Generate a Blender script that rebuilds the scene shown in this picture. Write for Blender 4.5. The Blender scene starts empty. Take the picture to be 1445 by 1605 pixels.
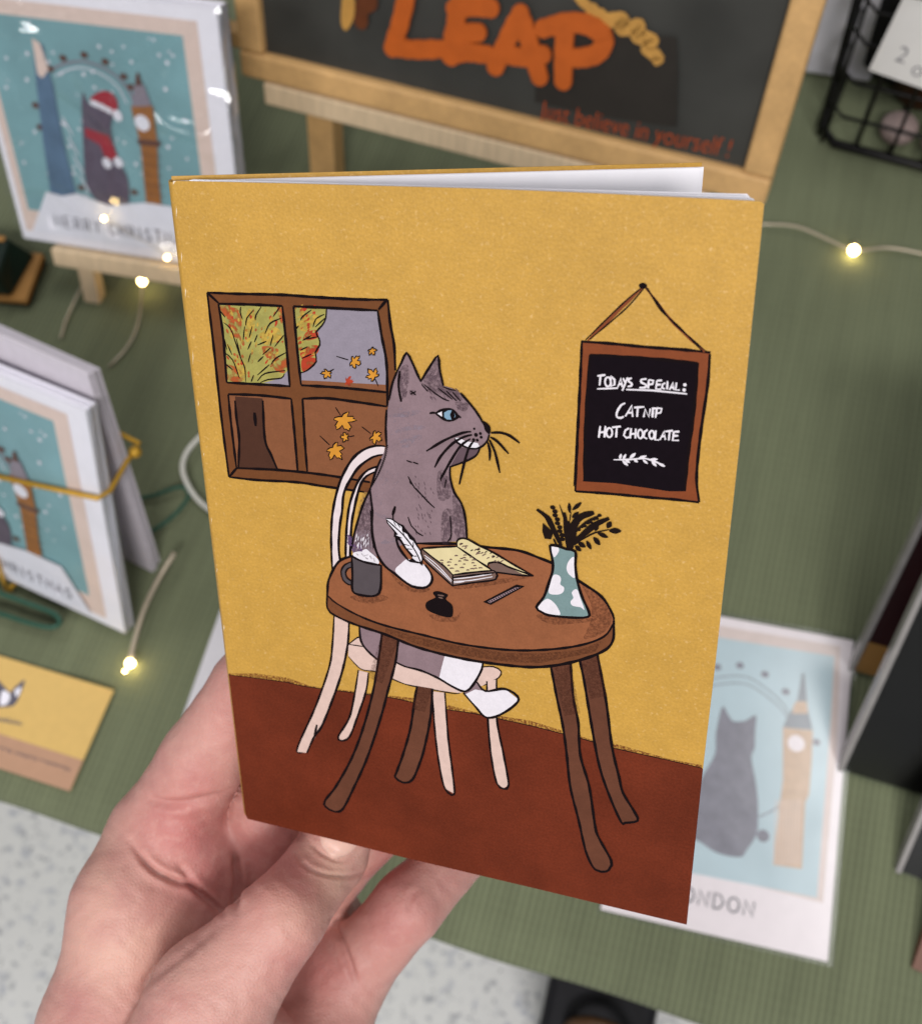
import bpy, bmesh, math, random
import numpy as np
from mathutils import Vector, Matrix
from mathutils.geometry import tessellate_polygon
from mathutils.bvhtree import BVHTree

random.seed(7)
SC = bpy.context.scene
COL = SC.collection
MM = 0.001

# ------------------------------------------------------------------ camera, light, exposure
CAM = Vector((0.0, 0.0, 0.5442))                       # metres above the table top
RIGHT = Vector((0.95696, 0.28035, -0.07502))
DOWN = Vector((0.22841, -0.88703, -0.40126))
FWD = Vector((-0.17904, 0.36686, -0.91289))
FPX, CX, CY = 1655.0, 722.5, 802.5                     # focal length and centre, in photo pixels

cd = bpy.data.cameras.new('camera')
cam = bpy.data.objects.new('camera', cd)
COL.objects.link(cam)
cam.matrix_world = Matrix(((RIGHT.x, -DOWN.x, -FWD.x, CAM.x), (RIGHT.y, -DOWN.y, -FWD.y, CAM.y),
                           (RIGHT.z, -DOWN.z, -FWD.z, CAM.z), (0, 0, 0, 1)))
cd.sensor_fit = 'HORIZONTAL'
cd.sensor_width = 36.0
cd.lens = 36.0 * FPX / 1445.0
cd.clip_start, cd.clip_end = 0.01, 50.0
cd.dof.use_dof = True
cd.dof.focus_distance = 0.205
cd.dof.aperture_fstop = cd.lens / 1.85                  # a 2 mm wide aperture
SC.camera = cam

wd = bpy.data.worlds.new('World')
SC.world = wd
wd.use_nodes = True
wd.node_tree.nodes['Background'].inputs[0].default_value = (0.93, 0.95, 1.0, 1)
wd.node_tree.nodes['Background'].inputs[1].default_value = 0.18


def area(name, loc, target, sx, sy, power, col):
    l = bpy.data.lights.new(name, 'AREA')
    l.shape, l.size, l.size_y, l.energy, l.color = 'RECTANGLE', sx, sy, power, col
    o = bpy.data.objects.new(name, l)
    COL.objects.link(o)
    o.location = loc
    o.rotation_euler = (Vector(target) - Vector(loc)).to_track_quat('-Z', 'Y').to_euler()
    return o


area('unseen_ceiling_panel', (-0.85, 0.9, 2.3), (-0.2, 0.3, 0), 1.2, 0.3, 10, (1.0, 0.98, 0.97))
area('unseen_ceiling_panel', (0.75, 0.45, 2.3), (0.1, 0.2, 0), 1.2, 0.3, 10, (1.0, 0.97, 0.95))
area('unseen_ceiling_panel', (0.55, -1.5, 2.1), (0, 0.1, 0.2), 1.0, 0.35, 47, (1.0, 0.97, 0.95))
area('unseen_ceiling_panel', (-1.3, -2.3, 2.4), (-0.2, 0.2, 0.1), 1.2, 0.4, 30, (1.0, 0.98, 0.97))  # unseen lamp, added to put glints on the card sleeves

SC.view_settings.view_transform = 'Standard'
SC.view_settings.look = 'None'
SC.view_settings.exposure = 0.0
SC.view_settings.gamma = 1.0
SC.view_settings.use_curve_mapping = False
SC.render.engine = 'CYCLES'


# ------------------------------------------------------------------ measuring helpers
def ray(x, y):
    return (RIGHT * ((x - CX) / FPX) + DOWN * ((y - CY) / FPX) + FWD)


def at_depth(x, y, d):
    return CAM + ray(x, y) * d


def on_plane(x, y, o, n):
    r = ray(x, y)
    return CAM + r * ((o - CAM).dot(n) / r.dot(n))


def on_z(x, y, z=0.0):
    return on_plane(x, y, Vector((0, 0, z)), Vector((0, 0, 1)))


def to_px(P):
    q = Vector(P) - CAM
    d = q.dot(FWD)
    return (q.dot(RIGHT) / d * FPX + CX, q.dot(DOWN) / d * FPX + CY)


# ------------------------------------------------------------------ materials
def lin(h):
    h = h.lstrip('#')
    c = [int(h[i:i + 2], 16) / 255 for i in (0, 2, 4)]
    return [x / 12.92 if x <= 0.04045 else ((x + 0.055) / 1.055) ** 2.4 for x in c]


MATS = {}


def mat(name, col, rough=0.6, var=0.06, scale=700, bump=0.0, bscale=None, spec=0.3, grain=0.0, gscale=2500, metal=0.0,
        stretch=None, patch=0.0, pscale=60, alpha=None, sss=0.0):
    """procedural material: base colour broken up by fine grain and large soft patches, optional bump"""
    if name in MATS:
        return MATS[name]
    m = bpy.data.materials.new(name)
    MATS[name] = m
    m.use_nodes = True
    nt = m.node_tree
    N, L = nt.nodes, nt.links
    b = N['Principled BSDF']
    c = lin(col)
    if name.startswith('print_') and not name.startswith(('print_pale', 'print_card', 'print_pink', 'print_lettering')):
        spec = min(spec, 0.12)                          # matt printing ink on the notebook
        if name not in ('print_white', 'print_chair', 'print_chair_light', 'print_paper', 'print_floor', 'print_cat_grey'):
            c = [v * 0.93 for v in c]
    tc = N.new('ShaderNodeTexCoord')
    mp = N.new('ShaderNodeMapping')
    L.new(tc.outputs['Object'], mp.inputs[0])
    if stretch:
        mp.inputs['Scale'].default_value = stretch
    val = None

    def layer(sc, amount, prev, detail=3):
        n = N.new('ShaderNodeTexNoise')
        n.inputs['Scale'].default_value = sc
        n.inputs['Detail'].default_value = detail
        L.new(mp.outputs[0], n.inputs['Vector'])
        r = N.new('ShaderNodeMapRange')
        r.inputs['From Min'].default_value = 0.3
        r.inputs['From Max'].default_value = 0.7
        r.inputs['To Min'].default_value = 1 - amount
        r.inputs['To Max'].default_value = 1 + amount
        L.new(n.outputs['Fac'], r.inputs['Value'])
        if prev is None:
            return r.outputs[0]
        mu = N.new('ShaderNodeMath')
        mu.operation = 'MULTIPLY'
        L.new(prev, mu.inputs[0])
        L.new(r.outputs[0], mu.inputs[1])
        return mu.outputs[0]
    if var:
        val = layer(scale, var, val)
    if grain:
        val = layer(gscale, grain, val, 1)
    if patch:
        val = layer(pscale, patch, val, 2)
    if val is not None:
        vm = N.new('ShaderNodeVectorMath')
        vm.operation = 'SCALE'
        vm.inputs[0].default_value = c
        L.new(val, vm.inputs['Scale'])
        L.new(vm.outputs[0], b.inputs['Base Color'])
    else:
        b.inputs['Base Color'].default_value = (*c, 1)
    b.inputs['Roughness'].default_value = rough
    b.inputs['Specular IOR Level'].default_value = spec
    b.inputs['Metallic'].default_value = metal
    if sss:
        b.inputs['Subsurface Weight'].default_value = sss
        b.inputs['Subsurface Radius'].default_value = (0.004, 0.0015, 0.0008)
        b.inputs['Subsurface Scale'].default_value = 1.0
    if bump:
        n = N.new('ShaderNodeTexNoise')
        n.inputs['Scale'].default_value = bscale or scale
        L.new(mp.outputs[0], n.inputs['Vector'])
        bp = N.new('ShaderNodeBump')
        bp.inputs['Strength'].default_value = bump
        bp.inputs['Distance'].default_value = 0.0003
        L.new(n.outputs['Fac'], bp.inputs['Height'])
        L.new(bp.outputs[0], b.inputs['Normal'])
    if alpha is not None:                               # dry pencil / chalk: breaks up into grain
        lo, hi, sc, top = alpha if len(alpha) == 4 else (*alpha, 1.0)
        n = N.new('ShaderNodeTexNoise')
        n.inputs['Scale'].default_value = sc
        n.inputs['Detail'].default_value = 2
        L.new(tc.outputs['Object'], n.inputs['Vector'])
        r = N.new('ShaderNodeMapRange')
        r.inputs['From Min'].default_value = lo
        r.inputs['From Max'].default_value = hi
        r.inputs['To Max'].default_value = top
        L.new(n.outputs['Fac'], r.inputs['Value'])
        L.new(r.outputs[0], b.inputs['Alpha'])
    return m


def emit(name, col, strength):
    if name in MATS:
        return MATS[name]
    m = bpy.data.materials.new(name)
    MATS[name] = m
    m.use_nodes = True
    b = m.node_tree.nodes['Principled BSDF']
    b.inputs['Base Color'].default_value = (*lin(col), 1)
    b.inputs['Emission Color'].default_value = (*lin(col), 1)
    b.inputs['Emission Strength'].default_value = strength
    return m


def film(name, rough=0.08, bump=0.5, bscale=45, ior=0.06):
    """clear cellophane: see-through with crinkled reflections"""
    if name in MATS:
        return MATS[name]
    m = bpy.data.materials.new(name)
    MATS[name] = m
    m.use_nodes = True
    nt = m.node_tree
    N, L = nt.nodes, nt.links
    N.remove(N['Principled BSDF'])
    tr = N.new('ShaderNodeBsdfTransparent')
    tr.inputs[0].default_value = (0.97, 0.98, 0.98, 1)
    gl = N.new('ShaderNodeBsdfGlossy')
    gl.inputs['Roughness'].default_value = rough
    lw = N.new('ShaderNodeLayerWeight')
    lw.inputs['Blend'].default_value = 0.5
    pw = N.new('ShaderNodeMath')
    pw.operation = 'POWER'
    pw.inputs[1].default_value = 3.0
    L.new(lw.outputs['Facing'], pw.inputs[0])
    fr = N.new('ShaderNodeMath')
    fr.operation = 'MULTIPLY_ADD'
    fr.inputs[1].default_value = 0.5
    fr.inputs[2].default_value = ior
    L.new(pw.outputs[0], fr.inputs[0])
    mx = N.new('ShaderNodeMixShader')
    tc = N.new('ShaderNodeTexCoord')
    n = N.new('ShaderNodeTexNoise')
    n.inputs['Scale'].default_value = bscale
    n.inputs['Detail'].default_value = 1.2
    n.inputs['Distortion'].default_value = 1.6
    L.new(tc.outputs['Object'], n.inputs['Vector'])
    bp = N.new('ShaderNodeBump')
    bp.inputs['Strength'].default_value = bump
    bp.inputs['Distance'].default_value = 0.012
    L.new(n.outputs['Fac'], bp.inputs['Height'])
    L.new(bp.outputs[0], gl.inputs['Normal'])
    L.new(bp.outputs[0], lw.inputs['Normal'])
    L.new(fr.outputs[0], mx.inputs[0])
    L.new(tr.outputs[0], mx.inputs[1])
    L.new(gl.outputs[0], mx.inputs[2])
    L.new(mx.outputs[0], N['Material Output'].inputs['Surface'])
    return m


# ------------------------------------------------------------------ object helpers
def tag(o, label, cat, group=None, kind=None):
    if label:
        o['label'] = label
    if cat:
        o['category'] = cat
    if group:
        o['group'] = group
    if kind:
        o['kind'] = kind
    return o


def empty(name, mw, label, cat, group=None):
    o = bpy.data.objects.new(name, None)
    COL.objects.link(o)
    o.empty_display_size = 0.01
    o.matrix_world = mw if isinstance(mw, Matrix) else Matrix.Translation(mw)
    return tag(o, label, cat, group)


def mesh_obj(name, verts, faces, mats, parent=None, idx=None, smooth=False):
    me = bpy.data.meshes.new(name)
    me.from_pydata([tuple(v) for v in verts], [], faces)
    for m in (mats if isinstance(mats, (list, tuple)) else [mats]):
        me.materials.append(m)
    if idx is not None:
        me.polygons.foreach_set('material_index', idx)
    if smooth:
        me.polygons.foreach_set('use_smooth', [True] * len(me.polygons))
    me.update()
    o = bpy.data.objects.new(name, me)
    COL.objects.link(o)
    if parent:
        o.parent = parent
    return o


class MB:
    """collects boxes, tubes, lathes into one mesh"""
    def __init__(s):
        s.v, s.f = [], []

    def add(s, v, f):
        k = len(s.v)
        s.v += [Vector(p) for p in v]
        s.f += [[i + k for i in q] for q in f]
        return s

    def box(s, lo, hi, M=None):
        x0, y0, z0 = lo
        x1, y1, z1 = hi
        v = [Vector(p) for p in ((x0, y0, z0), (x1, y0, z0), (x1, y1, z0), (x0, y1, z0), (x0, y0, z1), (x1, y0, z1), (x1, y1, z1), (x0, y1, z1))]
        if M:
            v = [M @ p for p in v]
        return s.add(v, [(0, 3, 2, 1), (4, 5, 6, 7), (0, 1, 5, 4), (1, 2, 6, 5), (2, 3, 7, 6), (3, 0, 4, 7)])

    def tube(s, pts, r, n=8, close=False):
        pts = [Vector(p) for p in pts]
        m = len(pts)
        rr = r if isinstance(r, (list, tuple)) else [r] * m
        up = None
        V = []
        for i, p in enumerate(pts):
            a = pts[i - 1] if i or close else p
            b = pts[(i + 1) % m] if i < m - 1 or close else p
            t = (b - a).normalized()
            if up is None:
                up = t.orthogonal().normalized()
            up = (up - t * up.dot(t)).normalized()
            w = t.cross(up)
            V += [p + (up * math.cos(k * 2 * math.pi / n) + w * math.sin(k * 2 * math.pi / n)) * rr[i] for k in range(n)]
        F = []
        for i in range(m if close else m - 1):
            j = (i + 1) % m
            F += [(i * n + k, i * n + (k + 1) % n, j * n + (k + 1) % n, j * n + k) for k in range(n)]
        if not close:
            F += [tuple(range(n))[::-1], tuple((m - 1) * n + k for k in range(n))]
        return s.add(V, F)

    def lathe(s, prof, n=24, M=None):
        V = [Vector((r * math.cos(k * 2 * math.pi / n), r * math.sin(k * 2 * math.pi / n), z)) for r, z in prof for k in range(n)]
        if M:
            V = [M @ p for p in V]
        F = [(i * n + k, i * n + (k + 1) % n, (i + 1) * n + (k + 1) % n, (i + 1) * n + k) for i in range(len(prof) - 1) for k in range(n)]
        F += [tuple(range(n))[::-1], tuple((len(prof) - 1) * n + k for k in range(n))]
        return s.add(V, F)

    def ball(s, c, r, n=12):
        prof = [(max(1e-6, r * math.sin(math.pi * i / n)), -r * math.cos(math.pi * i / n)) for i in range(n + 1)]
        return s.lathe(prof, n, Matrix.Translation(Vector(c)))

    def build(s, name, m, parent=None, smooth=False, bevel=0.0, W=None):
        v = s.v if W is None else [W.inverted() @ p for p in s.v]
        o = mesh_obj(name, v, s.f, m, parent, None, smooth)
        if bevel:
            md = o.modifiers.new('bevel', 'BEVEL')
            md.width = bevel
            md.segments = 2
            md.limit_method = 'ANGLE'
        return o


def catmull(P, closed=False, step=None):
    """smooth curve through 2-D or 3-D points"""
    P = [np.array(p, float) for p in P]
    n = len(P)
    if n < 3:
        return P
    out = []
    for i in range(n if closed else n - 1):
        p1, p2 = P[i], P[(i + 1) % n]
        p0 = P[i - 1] if (i or closed) else 2 * p1 - p2
        p3 = P[(i + 2) % n] if (i + 2 < n or closed) else 2 * p2 - p1
        L = np.linalg.norm(p2 - p1)
        k = max(2, min(10, int(L / step))) if step else 5
        for j in range(k):
            t = j / k
            out.append(0.5 * ((2 * p1) + (-p0 + p2) * t + (2 * p0 - 5 * p1 + 4 * p2 - p3) * t * t + (-p0 + 3 * p1 - 3 * p2 + p3) * t ** 3))
    if not closed:
        out.append(P[-1])
    return out


class Sheet:
    """a flat sheet in the world: x right, y up, z towards the reader; artwork is rectified onto it"""
    def __init__(s, o, U, V):
        s.o, s.U, s.V = Vector(o), Vector(U).normalized(), Vector(V).normalized()
        s.N = s.U.cross(s.V).normalized()
        s.M = Matrix(((s.U.x, s.V.x, s.N.x, s.o.x), (s.U.y, s.V.y, s.N.y, s.o.y), (s.U.z, s.V.z, s.N.z, s.o.z), (0, 0, 0, 1)))

    def uv(s, x, y, h=0.0):
        p = on_plane(x, y, s.o + s.N * h, s.N) - s.o
        return (p.dot(s.U), p.dot(s.V))


class Art:
    """printed or drawn motif: thin layers of ink lying on a sheet"""
    def __init__(s, sheet, h0=2e-5, px=True, mul=1.0, hs=1e-6):
        s.sh, s.h, s.px, s.hs = sheet, h0, px, hs
        s.v, s.f, s.i, s.m, s.mn = [], [], [], [], {}
        s.cyc = None

    def _slot(s, m):
        if m.name not in s.mn:
            s.mn[m.name] = len(s.m)
            s.m.append(m)
        return s.mn[m.name]

    def step(s, k):
        if s.cyc:                                       # a batch of light strokes shares twelve thin levels
            s.cyc[1] += 1
            s.h = s.cyc[0] + s.hs * 0.5 * (1 + s.cyc[1] % 12)
        else:
            s.h += s.hs * k

    def begin(s):
        s.cyc = [s.h, 0]

    def end(s):
        s.h, s.cyc = s.cyc[0] + s.hs * 7, None

    def _uv(s, P):
        return [s.sh.uv(x, y, s.h) if s.px else (x, y) for x, y in P]

    def fill(s, m, P, smooth=True):
        s.step(1)
        Q = s._uv(P)
        if smooth:
            Q = catmull(Q, True)
        Q = [Vector((q[0], q[1], 0)) for q in Q]
        tri = tessellate_polygon([Q])
        k = len(s.v)
        s.v += [(q.x, q.y, s.h) for q in Q]
        j = s._slot(m)
        for t in tri:
            a, b, c = [Q[i] for i in t]
            ar = (b - a).cross(c - a).z
            if abs(ar) < 1e-14:
                continue
            t = list(t) if ar > 0 else list(t)[::-1]
            s.f.append([x + k for x in t])
            s.i.append(j)
        return s

    def line(s, m, P, w, taper=0.35, smooth=True, wob=0.18, closed=False):
        """a pen stroke: width in metres, thinner towards its ends, uneven like a hand-drawn line"""
        s.step(0.5)
        Q = s._uv(P)
        if closed:
            Q = list(Q) + [Q[0]]
        Q = catmull(Q, False, 0.0008) if smooth and len(Q) > 2 else [np.array(q, float) for q in Q]
        if len(Q) == 2:
            Q = [Q[0] + (Q[1] - Q[0]) * t for t in (0, 0.33, 0.66, 1)]
        n = len(Q)
        k = len(s.v)
        ph = random.random() * 6
        for i, q in enumerate(Q):
            t = Q[min(i + 1, n - 1)] - Q[max(i - 1, 0)]
            t = t / (np.linalg.norm(t) + 1e-12)
            nn = np.array((-t[1], t[0]))
            a = i / (n - 1)
            ww = w * (1 - taper + taper * min(1, 5 * min(a, 1 - a) + 0.1)) * (1 + wob * math.sin(ph + i * 1.3) * random.uniform(0.3, 1))
            s.v += [(*(q + nn * ww / 2), s.h), (*(q - nn * ww / 2), s.h)]
        j = s._slot(m)
        for i in range(n - 1):
            s.f.append([k + 2 * i, k + 2 * i + 1, k + 2 * i + 3, k + 2 * i + 2])
            s.i.append(j)
        return s

    def dot(s, m, x, y, r, ry=None, n=14, rot=0.0):
        c = s._uv([(x, y)])[0]
        s.step(0.5)
        k = len(s.v)
        ry = ry or r
        for i in range(n):
            a = 2 * math.pi * i / n
            u, v = r * math.cos(a), ry * math.sin(a)
            s.v.append((c[0] + u * math.cos(rot) - v * math.sin(rot), c[1] + u * math.sin(rot) + v * math.cos(rot), s.h))
        s.f.append([k + i for i in range(n)])
        s.i.append(s._slot(m))
        return s

    def raw(s, m, V2, F):
        s.h += s.hs
        k = len(s.v)
        s.v += [(x, y, s.h) for x, y in V2]
        j = s._slot(m)
        for q in F:
            s.f.append([i + k for i in q])
            s.i.append(j)
        return s

    def build(s, name, parent=None):
        return mesh_obj(name, s.v, s.f, s.m, parent, s.i)


def T(ox, oy, k):
    """coordinates read off an enlarged detail, back to photo pixels"""
    def g(*a):
        return [(ox + a[i] * k, oy + a[i + 1] * k) for i in range(0, len(a), 2)]
    return g


def text_flat(txt, size, shear=0.0):
    cu = bpy.data.curves.new('lettering', 'FONT')
    cu.body, cu.size, cu.shear, cu.align_x = txt, size, shear, 'LEFT'
    cu.resolution_u = 3
    cu.offset = -0.012 * size
    o = bpy.data.objects.new('lettering', cu)
    COL.objects.link(o)
    dg = bpy.context.evaluated_depsgraph_get()
    dg.update()
    me = bpy.data.meshes.new_from_object(o.evaluated_get(dg))
    V = [(v.co.x, v.co.y) for v in me.vertices]
    F = [list(p.vertices) for p in me.polygons]
    bpy.data.objects.remove(o)
    bpy.data.curves.remove(cu)
    bpy.data.meshes.remove(me)
    x0, x1 = min(v[0] for v in V), max(v[0] for v in V)
    return [(x - x0, y) for x, y in V], F, x1 - x0


# stroke capitals (unit box 1 wide x 1 high) with small serifs
GLY = {'M': [[(0, 0), (0.1, 1), (0.5, 0.2), (0.9, 1), (1, 0)]], 'E': [[(0.85, 0), (0.1, 0), (0.1, 1), (0.85, 1)], [(0.1, 0.5), (0.7, 0.5)]],
       'R': [[(0.1, 0), (0.1, 1), (0.7, 1), (0.85, 0.75), (0.7, 0.5), (0.1, 0.5)], [(0.5, 0.5), (0.95, 0)]],
       'Y': [[(0, 1), (0.5, 0.5), (1, 1)], [(0.5, 0.5), (0.5, 0)]], 'C': [[(0.9, 0.8), (0.6, 1), (0.2, 0.85), (0.05, 0.5), (0.2, 0.15), (0.6, 0), (0.9, 0.2)]],
       'H': [[(0.1, 0), (0.1, 1)], [(0.9, 0), (0.9, 1)], [(0.1, 0.5), (0.9, 0.5)]], 'I': [[(0.5, 0), (0.5, 1)], [(0.3, 0), (0.7, 0)], [(0.3, 1), (0.7, 1)]],
       'S': [[(0.85, 0.85), (0.5, 1), (0.15, 0.8), (0.3, 0.55), (0.7, 0.45), (0.88, 0.2), (0.5, 0), (0.12, 0.15)]],
       'T': [[(0, 1), (1, 1)], [(0.5, 1), (0.5, 0)]], 'A': [[(0, 0), (0.5, 1), (1, 0)], [(0.2, 0.4), (0.8, 0.4)]],
       'L': [[(0.1, 1), (0.1, 0), (0.85, 0)]], 'O': [[(0.5, 1), (0.15, 0.85), (0.02, 0.5), (0.15, 0.15), (0.5, 0), (0.85, 0.15), (0.98, 0.5), (0.85, 0.85), (0.5, 1)]],
       'N': [[(0.1, 0), (0.1, 1), (0.9, 0), (0.9, 1)]], 'D': [[(0.1, 0), (0.1, 1), (0.6, 0.95), (0.95, 0.5), (0.6, 0.05), (0.1, 0)]]}


def stroke_text(art, m, txt, x, y, w, h, gap, lw):
    """lettering in the sheet's own metres, baseline start x, y"""
    px, art.px = art.px, False
    for ch in txt:
        if ch == ' ':
            x += w * 0.8
            continue
        ww = w * (0.5 if ch == 'I' else 1)
        for st in GLY[ch]:
            art.line(m, [(x + a * ww, y + b * h) for a, b in st], lw, 0.1, False, 0.05)
        x += ww + gap
    art.px = px
    return x


# ------------------------------------------------------------------ the setting: floor and cloth
def make_floor():
    m = bpy.data.materials.new('speckled_floor')
    m.use_nodes = True
    N, L = m.node_tree.nodes, m.node_tree.links
    b = N['Principled BSDF']
    tc = N.new('ShaderNodeTexCoord')
    prev = None
    base = N.new('ShaderNodeRGB')
    base.outputs[0].default_value = (*lin('#e9e9e8'), 1)
    prev = base.outputs[0]
    for sc, col, lo, hi in ((95, '#a9abb0', 0.58, 0.72), (140, '#74767c', 0.66, 0.76), (60, '#bcbfc8', 0.58, 0.72)):
        n = N.new('ShaderNodeTexNoise')
        n.inputs['Scale'].default_value = sc
        n.inputs['Detail'].default_value = 2
        L.new(tc.outputs['Object'], n.inputs['Vector'])
        r = N.new('ShaderNodeMapRange')
        r.inputs['From Min'].default_value = lo
        r.inputs['From Max'].default_value = hi
        L.new(n.outputs['Fac'], r.inputs['Value'])
        mx = N.new('ShaderNodeMix')
        mx.data_type = 'RGBA'
        L.new(r.outputs[0], mx.inputs['Factor'])
        L.new(prev, mx.inputs['A'])
        mx.inputs['B'].default_value = (*lin(col), 1)
        prev = mx.outputs['Result']
    L.new(prev, b.inputs['Base Color'])
    b.inputs['Roughness'].default_value = 0.45
    o = mesh_obj('floor', [(-4, -4, -0.73), (4, -4, -0.73), (4, 4, -0.73), (-4, 4, -0.73)], [(0, 1, 2, 3)], m)
    o['kind'] = 'structure'


make_floor()


def make_cloth():
    m = bpy.data.materials.new('ribbed_green_cloth')
    m.use_nodes = True
    N, L = m.node_tree.nodes, m.node_tree.links
    b = N['Principled BSDF']
    tc = N.new('ShaderNodeTexCoord')

    def noise(scale, sc, detail=2):
        mp = N.new('ShaderNodeMapping')
        mp.inputs['Scale'].default_value = sc
        L.new(tc.outputs['Object'], mp.inputs[0])
        n = N.new('ShaderNodeTexNoise')
        n.inputs['Scale'].default_value = scale
        n.inputs['Detail'].default_value = detail
        L.new(mp.outputs[0], n.inputs['Vector'])
        return n.outputs['Fac']
    ribs = N.new('ShaderNodeTexWave')
    ribs.bands_direction = 'X'
    ribs.inputs['Scale'].default_value = 95
    ribs.inputs['Distortion'].default_value = 0.6
    ribs.inputs['Detail'].default_value = 1
    ribs.inputs['Detail Scale'].default_value = 0.3
    L.new(tc.outputs['Object'], ribs.inputs['Vector'])
    weft = N.new('ShaderNodeTexWave')
    weft.bands_direction = 'Y'
    weft.inputs['Scale'].default_value = 60
    weft.inputs['Distortion'].default_value = 1.0
    L.new(tc.outputs['Object'], weft.inputs['Vector'])

    def add(a, bb, k):
        mu = N.new('ShaderNodeMath')
        mu.operation = 'MULTIPLY_ADD'
        L.new(bb, mu.inputs[0])
        mu.inputs[1].default_value = k
        if isinstance(a, float):
            mu.inputs[2].default_value = a
        else:
            L.new(a, mu.inputs[2])
        return mu.outputs[0]
    v = add(0.36, ribs.outputs['Fac'], 0.32)
    v = add(v, noise(420, (1, 0.05, 1)), 0.35)
    v = add(v, noise(60, (1, 0.04, 1)), 0.45)
    v = add(v, noise(9, (1, 0.6, 1)), 0.25)
    v = add(v, weft.outputs['Fac'], 0.03)
    v = add(v, noise(900, (0.1, 1, 1)), 0.16)
    vm = N.new('ShaderNodeVectorMath')
    vm.operation = 'SCALE'
    vm.inputs[0].default_value = lin('#60664e')
    L.new(v, vm.inputs['Scale'])
    L.new(vm.outputs[0], b.inputs['Base Color'])
    b.inputs['Roughness'].default_value = 0.75
    b.inputs['Specular IOR Level'].default_value = 0.2
    b.inputs['Sheen Weight'].default_value = 0.15
    bp = N.new('ShaderNodeBump')
    bp.inputs['Strength'].default_value = 0.5
    bp.inputs['Distance'].default_value = 0.0006
    L.new(ribs.outputs['Fac'], bp.inputs['Height'])
    L.new(bp.outputs[0], b.inputs['Normal'])
    # a profile over the near edge, down, swept along x with soft folds
    prof = [(1.3, -0.0), (0.95, 0), (0.7, 0), (0.5, 0), (0.35, 0), (0.22, 0), (0.12, 0), (0.06, 0), (0.02, -0.0002), (0.004, -0.0015), (0.0, -0.005), (0.0005, -0.012), (0.004, -0.05), (0.012, -0.15), (0.02, -0.3), (0.03, -0.7)]
    nx = 220
    V, F = [], []
    for i in range(nx + 1):
        x = -1.0 + 2.0 * i / nx
        for j, (y, z) in enumerate(prof):
            f = -0.0022 * max(0, math.sin(x * 43 + 0.6) * math.sin(x * 17 + y * 3)) ** 2
            hang = max(0, -z) * 0.02 * math.sin(x * 24)
            V.append((x, y + (hang if z < -0.01 else 0) + 0.0006 * math.sin(x * 60), z + (f if y > 0.03 else f * 0.4) - 0.0012))
    n = len(prof)
    for i in range(nx):
        for j in range(n - 1):
            F.append((i * n + j, i * n + j + 1, (i + 1) * n + j + 1, (i + 1) * n + j))
    o = mesh_obj('tablecloth', V, F, m, None, None, True)
    tag(o, 'ribbed sage green tablecloth spread over the display table', 'tablecloth')


make_cloth()

# ------------------------------------------------------------------ the notebook
NB = Sheet((-0.07808, 0.01335, 0.28599), (0.9875, 0.0422, 0.1517), (-0.142, 0.6546, 0.7425))
nb = empty('notebook', NB.M, 'yellow pocket notebook with a printed cat on its cover, held up in a hand', 'notebook')
W_, H_ = 0.105, 0.148
TH = math.radians(27.5)


def paper_mat():
    m = mat('cover_yellow', '#b98f40', 0.46, 0.05, 260, 0.25, 1500, 0.2, 0.07, 1900, patch=0.04, pscale=40)
    N, L = m.node_tree.nodes, m.node_tree.links
    b = N['Principled BSDF']
    src = b.inputs['Base Color'].links[0].from_socket
    n = N.new('ShaderNodeTexNoise')                     # pearly flecks pressed into the paper
    n.inputs['Scale'].default_value = 1100
    n.inputs['Detail'].default_value = 3
    L.new(N['Texture Coordinate'].outputs['Object'], n.inputs['Vector'])
    r = N.new('ShaderNodeMapRange')
    r.inputs['From Min'].default_value = 0.6
    r.inputs['From Max'].default_value = 0.8
    r.inputs['To Max'].default_value = 0.55
    L.new(n.outputs['Fac'], r.inputs['Value'])
    x = N.new('ShaderNodeMix')
    x.data_type = 'RGBA'
    L.new(r.outputs[0], x.inputs['Factor'])
    L.new(src, x.inputs['A'])
    x.inputs['B'].default_value = (*lin('#dcb880'), 1)
    L.new(x.outputs['Result'], b.inputs['Base Color'])
    return m


YEL = paper_mat()
PAGE = mat('page_white', '#fbf9ff', 0.7, 0.015, 300)
# front cover outline traced from the photo's corners and slightly bowed top edge
front_px = [(271, 283), (340, 284.5), (467, 287.4), (600, 291), (760, 295.4), (900, 301), (1050, 308), (1193, 315), (1197.5, 320), (1160, 686), (1120, 1050), (1101.5, 1206), (1076, 1450),
            (830, 1391), (637, 1345.5), (500, 1311), (388, 1284), (384.5, 1276), (358.5, 1058), (330, 800), (300, 540), (271.5, 290)]
fuv = [NB.uv(x, y) for x, y in front_px]


def slab(pts, z0, z1):
    n = len(pts)
    V = [(x, y, z0) for x, y in pts] + [(x, y, z1) for x, y in pts]
    F = [tuple(range(n, 2 * n)), tuple(range(n))[::-1]] + [(i, (i + 1) % n, n + (i + 1) % n, n + i) for i in range(n)]
    return V, F


ccw = fuv[::-1]
V, F = slab(ccw, -0.00045, 0.0)
px_ccw = front_px[::-1]
FLR = mat('print_floor', '#632917', 0.42, 0.06, 300, 0.25, 1500, 0.35, 0.11, 1900, patch=0.2, pscale=45)
side = [2 if min(px_ccw[i][1], px_ccw[(i + 1) % len(ccw)][1]) > 1057 else 0 for i in range(len(ccw))]
CUT = mat('paper_cut_edge', '#d9bd8a', 0.7, 0.1, 900)
front = mesh_obj('front_cover', V, F, [CUT, PAGE, FLR, YEL], nb, [3, 1] + side)
front['label'] = 'yellow front cover with a drawn cat at a cafe table'
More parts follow.
